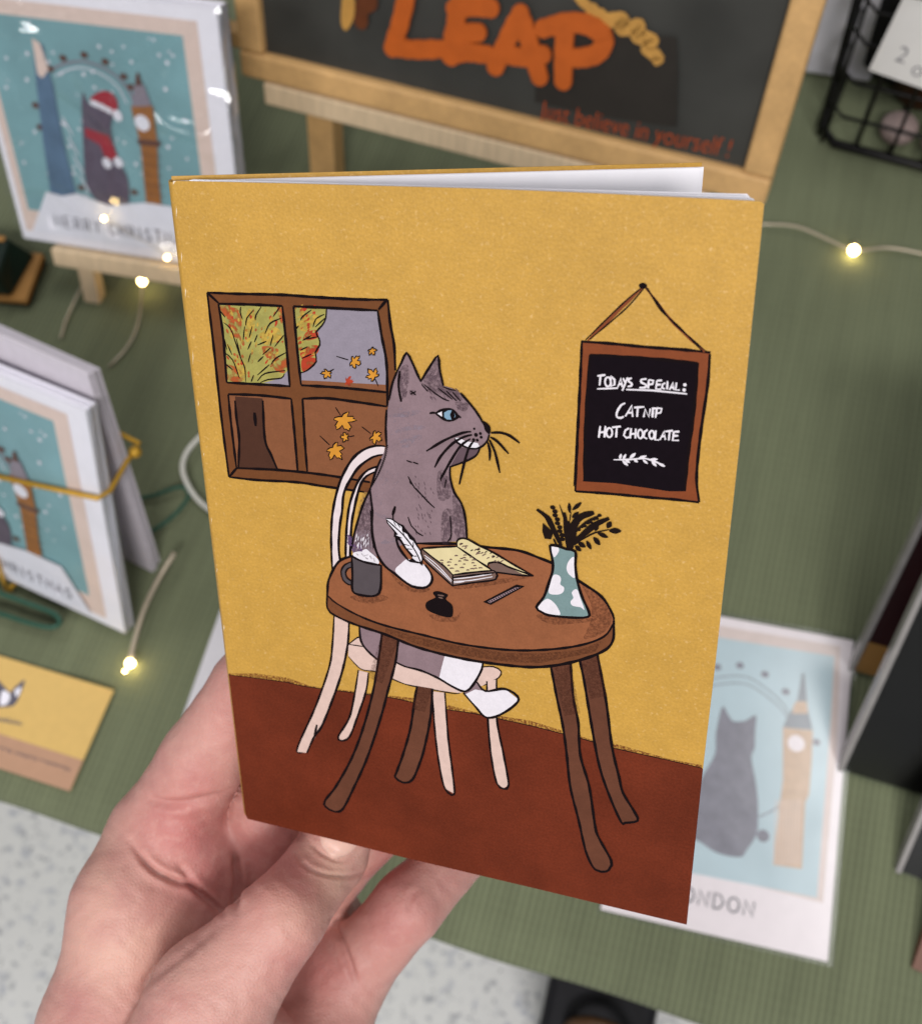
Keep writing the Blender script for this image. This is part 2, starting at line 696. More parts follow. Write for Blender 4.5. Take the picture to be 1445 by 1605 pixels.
# loose white leaves right behind the cover, fanned out by a hair
for k in range(7):
    z = -0.0007 - 0.0002 * k
    e = 0.1046 - 0.0003 * (k % 3) - 0.00012 * k
    t = H_ - 0.0004 - 0.00012 * (k % 2) + 0.0004
    cut = 0.0006 + 0.0002 * k
    V, F = slab([(0.003, 0.0006), (e, 0.0006), (e, t - cut), (e - cut, t), (0.003, t)], z - 0.00018, z)
    RP = Matrix.Rotation(math.radians(0.35 + 0.62 * k), 4, 'Y')
    mesh_obj('page', [RP @ Vector(v) for v in V], F, PAGE, nb)
# back half swings open around the spine
RB = Matrix.Translation((-0.0036, 0, -0.0032)) @ Matrix.Rotation(TH, 4, 'Y')


def hinge(V):
    return [RB @ Vector(p) for p in V]


V, F = slab([(0.001, 0.0005), (0.1045, 0.0005), (0.1045, H_ + 0.0002), (0.001, H_ + 0.0002)], -0.0004, 0)
bc = mesh_obj('back_cover', hinge(V), F, YEL, nb)
for k in range(6):
    z = 0.00035 + 0.0003 * k
    e = 0.1048 - 0.0003 * k
    V, F = slab([(0.002, 0.0012), (e, 0.0012), (e, H_ - 0.0006), (0.002, H_ - 0.0006)], z - 0.00012, z)
    mesh_obj('page', hinge(V), F, PAGE, nb)
# folded spine: rounded strip from front cover to back cover
sp = []
for k in range(9):
    a = math.pi * k / 8
    sp.append((0.0002 - 0.0032 * a / math.pi - 0.0006 * math.sin(a), -0.0018 + 0.0018 * math.cos(a)))
V, F = [], []
for x, z in sp:
    V += [(x + 0.0002, 0.0006, z), (x - 0.0002, H_ - 0.0004, z)]
for k in range(8):
    F.append((2 * k, 2 * k + 1, 2 * k + 3, 2 * k + 2))
spn = mesh_obj('spine', V, F, YEL, nb, None, True)
sd = spn.modifiers.new('thickness', 'SOLIDIFY')
sd.thickness = 0.0004

INK = mat('ink', '#10070a', 0.85, 0.15, 1500, spec=0.1)
BRN = mat('print_frame_brown', '#6c4022', 0.55, 0.06, 500, grain=0.05)
PANEB = mat('print_pane_brown', '#7f4f33', 0.55, 0.06, 500, grain=0.05)
TRUNK = mat('print_trunk', '#482b1f', 0.55, 0.06, 500, grain=0.05)
GREYV = mat('print_sky_grey', '#8b8390', 0.55, 0.05, 500, grain=0.04)
OLIVE = mat('print_olive', '#9c9550', 0.55, 0.14, 350, grain=0.06)
ORAN = mat('print_orange', '#b1552c', 0.55, 0.1, 500, alpha=(0.38, 0.6, 700, 0.9))
REDL = mat('print_red', '#a83a22', 0.55, 0.1, 500, alpha=(0.36, 0.5, 500))
YELL = mat('print_leaf_yellow', '#c9a74a', 0.55, 0.1, 500, alpha=(0.3, 0.55, 900, 0.8))
LEAF = mat('print_leaf', '#c8892f', 0.5, 0.1, 600)
CATG = mat('print_cat_grey', '#816c72', 0.55, 0.07, 300, grain=0.05, patch=0.06, pscale=90)
CATD = mat('print_cat_dark', '#5d4a52', 0.55, 0.06, 500)
CATL = mat('print_cat_light', '#968794', 0.55, 0.06, 500, alpha=(0.35, 0.7, 1500, 0.6))
PENC = mat('print_pencil', '#43303a', 0.6, 0.1, 900, alpha=(0.3, 0.75, 1900, 0.5))
PENB = mat('print_brown_pencil', '#47241a', 0.6, 0.1, 900, alpha=(0.3, 0.75, 2300, 0.42))
PENR = mat('print_red_pencil', '#6b2a1c', 0.6, 0.1, 900, alpha=(0.35, 0.7, 2200, 0.85))
WHT = mat('print_white', '#d6d1d8', 0.55, 0.04, 500, grain=0.03)
LILAC = mat('print_lilac', '#6d5878', 0.6, 0.1, 700, alpha=(0.4, 0.6, 1500, 0.8))
CREAM = mat('print_chair', '#cbb0a6', 0.55, 0.05, 500, grain=0.03)
CREAML = mat('print_chair_light', '#d2c4c6', 0.55, 0.05, 500)
TOP = mat('print_table_top', '#8d5638', 0.5, 0.06, 350, grain=0.06, patch=0.05, pscale=70)
EDGE = mat('print_table_edge', '#704329', 0.5, 0.08, 500, grain=0.08)
LEG = mat('print_table_leg', '#613a2a', 0.5, 0.06, 400, grain=0.05, patch=0.1, pscale=50)
FLR = mat('print_floor', '#632917', 0.42, 0.06, 300, 0.25, 1500, 0.35, 0.11, 1900, patch=0.2, pscale=45)
BLK = mat('print_black', '#110910', 0.85, 0.1, 700, spec=0.08)
SIGNB = mat('print_sign_brown', '#7d3f20', 0.5, 0.07, 500, grain=0.05)
TEAL = mat('print_teal', '#738b8c', 0.55, 0.05, 400, grain=0.04)
PLANT = mat('print_plant', '#180d0b', 0.8, 0.15, 700, spec=0.1)
BLUE = mat('print_blue', '#7a9ab2', 0.5, 0.05, 500)
MUG = mat('print_mug', '#4f474b', 0.55, 0.05, 500)
PAPER = mat('print_paper', '#cdbf93', 0.55, 0.04, 500)
PFL = mat('print_page_shade', '#6e574f', 0.55, 0.06, 500)

w_ = T(300, 430, 340 / 1445)
c_ = T(480, 540, 360 / 1445)
t_ = T(500, 780, 500 / 1445)
l_ = T(450, 960, 380 / 1445)
r_ = T(830, 960, 290 / 931)
b_ = T(860, 430, 300 / 1301)
f_ = T(660, 600, 180 / 1445)
m_ = T(530, 820, 170 / 1445)
k_ = T(650, 830, 200 / 1445)
v_ = T(830, 780, 170 / 1364)
LW = 0.00056                                         # ordinary pen line


def lines(A, g, m, w, *ls, **kw):
    for l in ls:
        A.line(m, g(*l), w, **kw)


# --- printed floor
A = Art(NB, 1.0e-5)
skirt = [(358.5, 1058), (400, 1063)] + l_(0, 418, 130, 445, 590, 505, 760, 540, 955, 580, 1120, 605) + r_(0, 570, 160, 610, 330, 655, 430, 685, 700, 745, 868, 785)
A.fill(FLR, skirt + [(1101.5, 1206), (1076, 1450), (830, 1391), (637, 1345.5), (500, 1311), (388, 1284), (384.5, 1276)], False)
up = [(x, y - 5 - 3 * math.sin(x * 0.1)) for x, y in skirt]
A.fill(PENR, skirt + up[::-1], False)
A.line(INK, skirt, 0.00022, 0.3)
A.build('printed_floor', front)

A = Art(NB, 1.2e-5)
WEAR = mat('worn_paper', '#e2d3bb', 0.8, 0.1, 900)
A.fill(WEAR, [(271.3, 289), (271.2, 283.3), (276, 283.5), (273.5, 285.5)], False)
for y in (330, 402, 455, 560, 633, 712, 815, 893, 985):
    x = 271.5 + (y - 290) * 0.1135
    A.fill(WEAR, [(x, y - random.uniform(3, 12)), (x + 0.1, y + random.uniform(3, 14)), (x + random.uniform(.6, 1.6), y)], False)
A.build('worn_edge', front)

# --- printed window
A = Art(NB, 2.0e-5)
A.fill(BRN, w_(105, 120, 600, 138, 1308, 168, 1325, 330, 1358, 640, 1400, 900, 1290, 1466, 1150, 1450, 880, 1410, 600, 1377, 255, 1350, 200, 960, 150, 500), False)
A.fill(OLIVE, w_(180, 195, 605, 210, 630, 450, 652, 742, 235, 722, 210, 400), False)
A.fill(GREYV, w_(640, 640, 600, 690, 480, 722, 654, 742), False)
A.fill(GREYV, w_(680, 212, 1240, 240, 1265, 400, 1300, 600, 1303, 785, 735, 740), False)
A.fill(PANEB, w_(735, 705, 900, 712, 1050, 722, 1303, 735, 1303, 787, 735, 742), False)
A.fill(PANEB, w_(245, 800, 665, 828, 690, 1100, 706, 1318, 302, 1290), False)
A.fill(PANEB, w_(740, 828, 900, 826, 1100, 850, 1300, 880, 1310, 1180, 1200, 1385, 880, 1335, 774, 1320), False)
A.fill(TRUNK, w_(290, 812, 475, 826, 482, 950, 495, 1100, 530, 1200, 577, 1306, 312, 1291, 318, 1100), False)
A.fill(OLIVE, w_(680, 212, 900, 222, 895, 290, 870, 340, 830, 385, 850, 425, 855, 470, 825, 520, 832, 580, 770, 640, 728, 655), False)
for P in ((235, 230, 330, 250, 320, 420, 260, 380), (180, 200, 260, 205, 230, 280), (470, 480, 580, 500, 520, 570), (540, 570, 640, 560, 630, 650, 560, 640), (230, 600, 330, 640, 340, 710, 240, 700), (570, 215, 612, 230, 600, 330), (690, 215, 780, 215, 720, 260)):
    A.fill(ORAN, w_(*P))
for P in ((730, 500, 830, 470, 850, 500, 820, 540, 740, 560), (740, 560, 830, 560, 800, 620, 740, 645), (760, 390, 830, 370, 840, 420, 750, 440)):
    A.fill(REDL, w_(*P))
for P in ((380, 230, 430, 300, 380, 450, 350, 380), (450, 400, 560, 350, 600, 420, 500, 470), (700, 330, 800, 260, 860, 300, 760, 380), (290, 560, 360, 600, 350, 710, 300, 640)):
    A.fill(YELL, w_(*P))
A.begin()
for _ in range(190):                                  # dabs of crayon in the foliage
    if random.random() < 0.7:
        y = random.uniform(250, 690)
        x = random.uniform(215 + (y - 200) * 0.08, 590)
        if y > 640 and x > 450:
            continue
    else:
        x, y = random.uniform(700, 810), random.uniform(225, 560)
    a = math.atan2(y - 760, x - 370)
    q = random.uniform(18, 42)
    A.line(random.choice((ORAN, YELL, YELL, REDL, ORAN, MATS['print_olive'])), w_(x, y, x + q * math.cos(a), y + q * math.sin(a)), random.uniform(0.0003, 0.0006), 0.9)
A.end()
A.begin()
for P in ((190, 240, 225, 285), (330, 215, 325, 250, 340, 300), (415, 235, 370, 290, 362, 340), (465, 215, 430, 270, 425, 305), (590, 215, 545, 280), (215, 320, 260, 360, 290, 440, 330, 560, 355, 620, 362, 715),
          (355, 345, 345, 435), (600, 290, 525, 325, 490, 395), (405, 345, 385, 420), (440, 400, 420, 450), (500, 445, 440, 470), (545, 400, 525, 475), (615, 405, 555, 480), (400, 445, 375, 500), (525, 490, 475, 535),
          (395, 525, 378, 585), (480, 545, 442, 582), (630, 520, 560, 560, 530, 600), (220, 430, 235, 500), (240, 465, 270, 535), (220, 520, 275, 570, 320, 690), (220, 590, 275, 635), (520, 600, 440, 670), (415, 670, 398, 715),
          (625, 640, 490, 660, 440, 710), (620, 660, 600, 690, 510, 700, 460, 720), (225, 680, 240, 710), (300, 430, 330, 560), (800, 235, 740, 280, 728, 305), (885, 265, 830, 295, 810, 350), (890, 290, 825, 350), (715, 340, 700, 360),
          (800, 405, 740, 440), (840, 415, 760, 430), (775, 480, 725, 505), (800, 530, 735, 560)):
    A.line(INK, w_(*P), 0.00028, 0.5)
A.end()
lines(A, w_, INK, 0.00035, (900, 222, 895, 290, 870, 340, 830, 385, 850, 425, 855, 470, 825, 520, 832, 580, 770, 640, 728, 655))


def leaf(A, cx, cy, s, ang, m, stem=None, ink=True):
    P = []
    rs = [(0, 1.15), (9, .86), (20, .9), (34, .48), (47, .82), (59, 1.05), (68, .8), (79, .82), (97, .42), (114, .74), (128, .64), (150, .4), (180, .22), (210, .4), (232, .64), (246, .74), (263, .42), (281, .82), (292, .8), (301, 1.05), (313, .82), (326, .48), (340, .9), (351, .86)]
    n = len(rs)
    for d, q in rs:
        a = ang + math.radians(d)
        q *= random.uniform(0.9, 1.1)
        P += [cx + s * q * math.cos(a), cy + s * q * math.sin(a)]
    A.fill(m, w_(*P), False)
    if ink:
        A.line(INK, w_(*P, P[0], P[1]), 0.00026, 0.1, False)
    if stem:
        A.line(INK, w_(cx + (stem[0] - cx) * 0.3, cy + (stem[1] - cy) * 0.3, *stem), 0.00024)


for a in ((1080, 580, 50, .3, LEAF, (965, 545)), (905, 655, 42, 2, LEAF, (950, 630)), (1200, 505, 34, 1, LEAF, None), (1215, 675, 52, 4, LEAF, (1245, 745)), (1040, 712, 40, 0, REDL, None, False), (1010, 965, 82, 1.1, LEAF, (960, 885)),
          (1030, 1085, 38, 3.2, LEAF, (1085, 1075)), (950, 1165, 72, .9, LEAF, (855, 1075)), (1220, 1080, 52, .5, LEAF, (1135, 1015))):
    leaf(A, *a)
lines(A, w_, INK, LW, (105, 120, 300, 128, 600, 135, 820, 150, 1100, 165, 1308, 168), (1308, 168, 1325, 330, 1350, 470, 1358, 640), (105, 120, 150, 500, 200, 960, 250, 1350), (250, 1350, 430, 1370, 700, 1385, 880, 1412, 1150, 1450),
      (180, 195, 400, 200, 605, 210), (180, 195, 210, 400, 235, 720), (245, 800, 265, 1000, 300, 1290), (235, 720, 500, 735, 660, 745), (605, 210, 630, 450, 655, 740), (680, 212, 700, 450, 730, 735), (730, 738, 1000, 755, 1300, 785),
      (245, 798, 450, 805, 665, 828), (740, 828, 900, 825, 1100, 850, 1300, 880), (665, 828, 690, 1100, 708, 1318), (740, 828, 755, 1100, 772, 1320), (300, 1290, 600, 1305, 880, 1335, 1190, 1385), (680, 212, 900, 222, 1240, 240),
      (1240, 240, 1265, 400, 1300, 600, 1305, 880), (105, 120, 180, 190), (1300, 170, 1245, 235), (255, 1345, 300, 1292), (290, 840, 300, 960, 318, 1100, 312, 1290), (475, 840, 490, 1100, 530, 1200, 575, 1305))
A.line(INK, w_(420, 920, 428, 1010), 0.0007)
A.build('printed_window', front)
HB = A.h

# --- printed hanging board
A = Art(NB, 2.0e-5)
A.fill(SIGNB, b_(225, 455, 650, 490, 1095, 535, 1085, 700, 1030, 1100, 1008, 1380, 1020, 1548, 700, 1520, 185, 1475, 195, 1100, 210, 750), False)
A.fill(BLK, b_(280, 545, 700, 570, 1012, 600, 985, 950, 945, 1250, 925, 1475, 820, 1475, 450, 1420, 240, 1408, 250, 1000), False)
lines(A, b_, INK, LW, (222, 455, 430, 470, 650, 492, 900, 510, 1100, 530), (1095, 540, 1080, 750, 1030, 1100, 1005, 1380, 1022, 1548), (1022, 1550, 850, 1530, 700, 1518, 400, 1490, 180, 1475), (180, 1475, 195, 1100, 212, 750, 225, 450),
      (280, 545, 700, 572, 1012, 602), (1014, 600, 985, 950, 945, 1250, 925, 1475), (280, 545, 250, 1000, 240, 1408))
lines(A, b_, SIGNB, 0.0005, (640, 85, 430, 290, 265, 450), (660, 90, 840, 320, 1060, 525))
lines(A, b_, INK, 0.00028, (630, 90, 500, 200, 250, 445), (645, 95, 520, 235, 280, 440), (655, 85, 740, 190, 840, 320, 1065, 520), (670, 90, 760, 240, 880, 350, 1045, 522), (225, 455, 170, 1440))
A.dot(INK, *b_(640, 76)[0], 0.0007, 0.0005)
CH = 0.00037
for P in ((330, 690, 385, 683), (352, 690, 345, 755), (470, 765, 490, 705, 500, 765), (475, 745, 503, 745), (505, 705, 520, 735), (535, 700, 518, 745, 500, 790), (565, 705, 545, 710, 545, 728, 563, 740, 560, 757, 535, 762),
          (420, 690, 425, 765, 447, 748, 447, 715, 420, 690), (665, 710, 630, 715, 630, 735, 660, 748, 655, 768, 615, 770), (680, 715, 675, 775), (680, 715, 712, 722, 705, 745, 680, 748), (735, 722, 728, 778, 765, 780), (735, 722, 770, 720),
          (732, 750, 762, 748), (791, 737, 774, 747, 770, 769, 788, 779), (807, 725, 804, 781), (820, 785, 845, 735, 850, 785), (828, 768, 850, 768), (868, 735, 862, 785, 890, 785), (328, 778, 470, 772), (525, 782, 700, 788, 940, 812),
          (520, 875, 490, 890, 462, 940, 465, 970, 490, 975, 510, 965), (520, 965, 565, 890, 570, 968), (535, 940, 572, 940), (580, 905, 650, 900), (605, 905, 600, 968), (645, 970, 655, 915, 680, 970, 690, 912), (708, 915, 704, 972), (700, 912, 735, 910), (735, 910, 725, 975),
          (735, 908, 768, 912, 760, 940, 730, 945), (350, 1030, 340, 1110), (385, 1030, 378, 1108), (345, 1075, 382, 1070), (430, 1040, 490, 1033), (462, 1040, 458, 1108), (545, 1045, 520, 1060, 510, 1095, 530, 1112, 545, 1105), (560, 1045, 552, 1115),
          (592, 1048, 588, 1115), (556, 1085, 590, 1082), (672, 1055, 650, 1070, 645, 1105, 668, 1118), (728, 1060, 722, 1125, 750, 1125), (755, 1125, 785, 1065, 792, 1125), (765, 1100, 792, 1100), (790, 1068, 845, 1062), (822, 1068, 815, 1128),
          (850, 1070, 842, 1128, 885, 1128), (850, 1070, 888, 1068), (846, 1098, 880, 1096)):
    A.line(WHT, b_(*P), CH if P not in ((328, 778, 470, 772), (525, 782, 700, 788, 940, 812)) else 0.0003, 0.2, len(P) > 10)
for x, y, rx, ry in ((402, 730, 20, 32), (412, 1075, 20, 32), (622, 1085, 17, 30), (700, 1090, 17, 28)):
    A.line(WHT, b_(*[q for a in range(9) for q in (x + rx * math.cos(a * math.pi / 4), y + ry * math.sin(a * math.pi / 4))]), CH * 0.9, 0.1)
A.dot(WHT, *b_(925, 750)[0], 0.0003)
A.dot(WHT, *b_(920, 785)[0], 0.0003)
lines(A, b_, WHT, 0.0003, (440, 1260, 550, 1258, 660, 1252, 740, 1280, 790, 1305))
lines(A, b_, WHT, 0.0005, (482, 1255, 492, 1220), (505, 1255, 525, 1222), (550, 1250, 590, 1215), (610, 1250, 665, 1233), (680, 1262, 740, 1256), (500, 1265, 538, 1300), (520, 1262, 552, 1280), (580, 1258, 605, 1277), (640, 1260, 672, 1287), (700, 1270, 732, 1305), (745, 1285, 790, 1305), taper=0.8)
A.build('printed_signboard', front)

# --- printed chair
A = Art(NB, HB + 2e-6)
A.fill(CREAML, c_(495, 645, 440, 640, 370, 660, 300, 710, 240, 800, 200, 900, 170, 1030, 158, 1150, 160, 1300, 165, 1440, 230, 1440, 205, 1300, 210, 1150, 225, 1050, 235, 940, 270, 860, 330, 770, 420, 705, 487, 690), False)
A.fill(CREAML, c_(445, 770, 390, 790, 340, 840, 300, 920, 270, 1020, 255, 1140, 248, 1284, 250, 1400, 275, 1400, 277, 1284, 285, 1130, 300, 1040, 320, 950, 345, 870, 380, 825, 430, 800), False)
lines(A, c_, INK, LW, (495, 640, 440, 637, 370, 657, 300, 708, 240, 800, 200, 900, 170, 1030, 158, 1150, 158, 1300, 165, 1440), (487, 692, 420, 707, 330, 772, 270, 862, 235, 942, 225, 1050, 210, 1150, 205, 1300, 230, 1440),
      (445, 768, 390, 788, 340, 838, 300, 920, 270, 1020, 255, 1140, 248, 1284, 250, 1400), (430, 802, 380, 827, 345, 872, 320, 952, 300, 1042, 285, 1132, 277, 1284, 275, 1400))
A.fill(CREAM, l_(365, 190, 420, 152, 500, 165, 640, 290, 900, 330, 1150, 330, 1230, 325, 1275, 350, 1260, 390, 1170, 435, 1030, 482, 900, 465, 700, 425, 540, 355, 440, 338, 365, 262), False)
lines(A, l_, INK, 0.0003, (365, 192, 420, 150, 450, 152), (365, 190, 460, 205), (365, 262, 440, 338, 540, 357, 700, 427, 900, 467, 1000, 485, 1030, 480), (1160, 325, 1230, 325, 1275, 352, 1260, 390, 1170, 437))
LEGS = [((425, 345, 485, 360, 470, 470, 420, 620, 370, 745, 320, 765, 305, 740, 370, 630, 400, 500), (425, 345, 400, 500, 370, 630, 305, 740, 320, 765, 370, 745, 420, 620, 470, 470, 485, 360)),
        ((860, 470, 940, 480, 960, 750, 985, 950, 1000, 1085, 940, 1050, 905, 900, 880, 700), (865, 470, 880, 700, 905, 900, 940, 1050, 995, 1087, 985, 950, 960, 750, 940, 480)),
        ((1190, 410, 1250, 400, 1250, 640, 1290, 850, 1320, 1030, 1290, 1050, 1250, 1020, 1215, 850, 1195, 620), (1190, 410, 1195, 620, 1215, 850, 1250, 1020, 1290, 1052, 1320, 1030, 1290, 850, 1250, 640, 1248, 400)),
        ((280, 20, 370, 40, 360, 200, 320, 380, 240, 600, 200, 690, 160, 760, 115, 838, 60, 832, 80, 760, 170, 560, 250, 330, 270, 190), (280, 20, 270, 190, 250, 330, 170, 560, 80, 760, 58, 832, 90, 838)),
        ]
for a, bb in LEGS:
    A.fill(CREAM, l_(*a), False)
    A.line(INK, l_(*bb), LW * 0.9)
lines(A, l_, INK, LW, (370, 40, 360, 200, 320, 380, 240, 600, 200, 690, 160, 745, 118, 838), (178, 670, 160, 750))
A.build('printed_chair', front)

# --- printed table
A = Art(NB, HB + 8e-5)
TLEGS = [(l_, (775, 440, 865, 455, 855, 620, 820, 800, 790, 900, 745, 1000, 690, 1015, 645, 985, 650, 960, 690, 850, 735, 690, 760, 520)),
         (l_, (565, 130, 662, 170, 645, 300, 600, 470, 560, 620, 480, 860, 400, 1040, 330, 1175, 280, 1188, 230, 1160, 225, 1125, 290, 1040, 380, 880, 450, 700, 510, 480, 545, 280)),
         (r_, (250, 230, 340, 210, 385, 450, 415, 680, 450, 830, 470, 910, 530, 1010, 543, 1050, 480, 1060, 460, 1055, 400, 920, 350, 770, 310, 560, 275, 350)),
         (r_, (105, 260, 205, 250, 220, 430, 245, 560, 255, 720, 300, 880, 330, 1080, 350, 1140, 410, 1250, 405, 1285, 385, 1305, 330, 1295, 285, 1210, 245, 1040, 205, 880, 185, 700, 165, 560, 135, 420))]
for g, P in TLEGS:
    A.fill(LEG, g(*P), False)
    A.line(INK, g(*P[2:], *P[:2])[:-1] + g(*P[:2]), LW * 1.05, 0.1)
    q = g(*P)
    n = len(q)
    A.fill(PENB, [q[0], q[1], tuple(np.add(np.multiply(q[1], .75), np.multiply(q[n // 2], .25))), tuple(np.add(np.multiply(q[0], .75), np.multiply(q[n // 2 + 1], .25)))], False)
RIM = (40, 445, 80, 480, 180, 535, 300, 580, 480, 625, 650, 665, 850, 690, 1020, 690, 1180, 670, 1290, 630, 1335, 570)
BACK = (1330, 530, 1280, 450, 1180, 380, 1080, 310, 1000, 275, 900, 240, 760, 225, 640, 208, 440, 205, 300, 225, 150, 262, 90, 290, 45, 370, 38, 420)
UND = (1330, 650, 1280, 700, 1150, 745, 1000, 768, 850, 760, 650, 730, 450, 680, 300, 620, 150, 570, 50, 520, 35, 480)
A.fill(EDGE, t_(*RIM, *UND), False)
A.fill(PENB, t_(300, 590, 480, 640, 650, 675, 850, 705, 1020, 705, 1180, 690, 1280, 650, 1250, 700, 1000, 750, 850, 745, 650, 715, 450, 665, 300, 610), False)
A.fill(TOP, t_(*RIM, *BACK))
A.fill(PENB, t_(1190, 390, 1280, 460, 1325, 540, 1290, 610, 1200, 640, 1230, 560, 1230, 480), True)
A.line(INK, t_(*RIM), LW)
A.line(INK, t_(1335, 560, *BACK[:-12]), LW)
A.line(INK, t_(160, 262, 90, 290, 45, 370, 38, 430, 35, 480), LW)
A.line(INK, t_(1335, 560, *UND), LW * 1.2)
A.line(INK, t_(440, 205, 640, 210), LW * 1.3)
for P in ((150, 445, 280, 440, 310, 460, 230, 480, 160, 465), (330, 345, 400, 400, 500, 412, 470, 430, 400, 420, 340, 370), (500, 530, 610, 540, 640, 520, 620, 560, 540, 560), (610, 400, 800, 370, 960, 355, 900, 375, 800, 395, 640, 415), (990, 530, 1220, 545, 1240, 560, 1060, 575)):
    A.fill(PENB, t_(*P))
A.build('printed_table', front)
HC = A.h

# --- printed cat
A = Art(NB, HB + 6e-5)
A.fill(CATG, l_(430, 70, 565, 120, 545, 288, 480, 230, 440, 170), False)
A.fill(CATG, l_(655, 160, 945, 240, 945, 300, 905, 395, 800, 350, 700, 320, 640, 292), False)
A.fill(WHT, l_(940, 255, 1000, 270, 1165, 280, 1160, 340, 1110, 430, 1060, 470, 980, 440, 905, 395, 920, 330), False)
A.fill(CATG, l_(1050, 475, 1130, 415, 1180, 470, 1110, 520), False)
A.fill(WHT, l_(1060, 490, 1120, 460, 1180, 470, 1300, 458, 1380, 520, 1290, 600, 1190, 628, 1120, 560), False)
lines(A, l_, INK, LW, (430, 80, 440, 170, 480, 230, 545, 288), (640, 292, 700, 322, 800, 348, 905, 395, 980, 440, 1060, 472, 1110, 430, 1160, 340, 1165, 290), (1050, 480, 1120, 560, 1190, 628, 1290, 600, 1380, 520, 1300, 458, 1180, 470, 1130, 415))
A.h = HC + 2e-6
body = (630, 55, 665, 110, 700, 190, 722, 235, 770, 150, 828, 72, 840, 160, 865, 260, 920, 275, 970, 305, 1010, 350, 1060, 410, 1100, 475, 1150, 510, 1160, 560, 1145, 600, 1120, 640, 1085, 655, 1070, 690, 1010, 720, 960, 745,
        905, 775, 905, 830, 930, 930, 975, 1000, 1000, 1090, 1012, 1200, 1008, 1228, 950, 1240, 800, 1243, 700, 1246, 600, 1262, 540, 1290, 440, 1335, 320, 1400, 285, 1284, 300, 1200, 330, 1090, 360, 1000, 405, 900, 440, 790, 470, 720, 505, 640, 505, 450, 520, 360, 535, 270, 575, 160)
A.fill(CATG, c_(*body), False)
A.fill(CATG, t_(235, 60, 345, 90, 345, 190, 370, 240, 400, 280, 372, 305, 345, 345, 300, 310, 265, 265, 240, 190), False)
A.fill(WHT, t_(345, 330, 370, 300, 400, 278, 430, 288, 470, 300, 505, 340, 512, 370, 500, 395, 470, 408, 420, 400, 375, 370), True)
A.fill(CATD, f_(500, 810, 620, 835, 720, 840, 700, 900, 640, 950, 530, 1000, 360, 1060, 420, 960), False)
for P in ((595, 150, 640, 130, 645, 240, 600, 350, 580, 260), (720, 240, 860, 262, 960, 300, 985, 350, 900, 340, 800, 290), (760, 160, 825, 90, 840, 200, 860, 255, 740, 235), (830, 800, 900, 820, 905, 960, 830, 970), (860, 1050, 930, 1060, 910, 1240, 850, 1240),
          (340, 980, 400, 910, 415, 1150, 320, 1180), (940, 360, 1020, 370, 1000, 420, 950, 400), (650, 285, 690, 290, 680, 318, 655, 315), (920, 950, 1000, 1080, 1005, 1230, 950, 1235)):
    A.fill(PENC, c_(*P))
for P in ((520, 450, 640, 435, 720, 420), (560, 550, 650, 525, 750, 520), (590, 615, 680, 590, 735, 575), (600, 645, 700, 610), (430, 1060, 500, 1090, 560, 1110), (540, 445, 680, 440), (470, 1250, 560, 1230, 640, 1260)):
    A.line(CATL, c_(*P), 0.0009, 0.7)
def hatch(g, m, x0, y0, x1, y1, n, dx, dy, w):
    A.begin()
    for _ in range(n):
        x, y = random.uniform(x0, x1), random.uniform(y0, y1)
        A.line(m, g(x, y, x + dx * random.uniform(.6, 1.2), y + dy * random.uniform(.6, 1.2)), w, 0.8)
    A.end()


for a in ((830, 810, 890, 930, 26, 6, 30), (865, 1060, 915, 1200, 30, 2, 34), (930, 980, 990, 1200, 24, 6, 34), (600, 150, 636, 320, 26, -8, 22), (345, 960, 400, 1150, 30, 4, 34), (770, 170, 835, 235, 26, 10, -16), (760, 250, 960, 330, 30, 30, 22), (945, 365, 1010, 405, 12, 14, 10)):
    hatch(c_, CATD, *a, 0.00017)
for a in ((520, 400, 700, 720, 40, 22, -5), (430, 780, 600, 1000, 40, -12, 18), (680, 820, 800, 1200, 40, 8, 20)):
    hatch(c_, CATD if a[0] > 600 else MATS['print_cat_light'], *a, 0.00014)
A.fill(CATL, t_(180, 160, 230, 150, 245, 235, 160, 235))
A.begin()
for k in range(16):
    x = 170 + k * 5
    A.line(MATS['print_cat_light'] if k % 3 else CATD, t_(x + random.uniform(-4, 8), 150 + random.uniform(-15, 30), x + random.uniform(-8, 4), 235), 0.00022, 0.8)
A.end()
A.fill(MATS['print_lilac'], m_(165, 170, 200, 210, 200, 300, 320, 330, 300, 372, 200, 385, 170, 300))
lines(A, c_, INK, LW * 0.85, (722, 235, 700, 190, 665, 110, 630, 52, 600, 110, 575, 160), (575, 160, 550, 220, 535, 270, 520, 350), (505, 410, 500, 520, 505, 645), (470, 720, 440, 790, 405, 900), (405, 905, 360, 1000, 330, 1090, 300, 1200, 285, 1284), (720, 232, 770, 150, 828, 70, 838, 150, 862, 260),
      (970, 305, 1010, 350, 1060, 410, 1105, 478), (905, 775, 905, 835, 930, 930, 975, 1000, 1000, 1090, 1012, 1235), (588, 165, 580, 260, 597, 360), (400, 910, 415, 1050, 412, 1180, 425, 1280))
lines(A, c_, INK, 0.00026, (640, 830, 680, 900, 750, 970), (690, 905, 760, 985, 808, 1028), (640, 1085, 660, 1140, 690, 1170), (670, 1150, 700, 1185, 735, 1205), (555, 1018, 545, 1080, 550, 1110), (630, 730, 665, 742), (670, 740, 705, 752), (905, 1080, 912, 1200, 890, 1240), (780, 285, 860, 340, 900, 355), (830, 275, 920, 345),
      (880, 290, 945, 355), (920, 300, 970, 355), (740, 250, 800, 300), (725, 250, 765, 295), (860, 265, 900, 280, 940, 290), (655, 290, 690, 318), (655, 312, 690, 295), (650, 860, 660, 880), (850, 820, 845, 860), (880, 850, 870, 900))
A.begin()
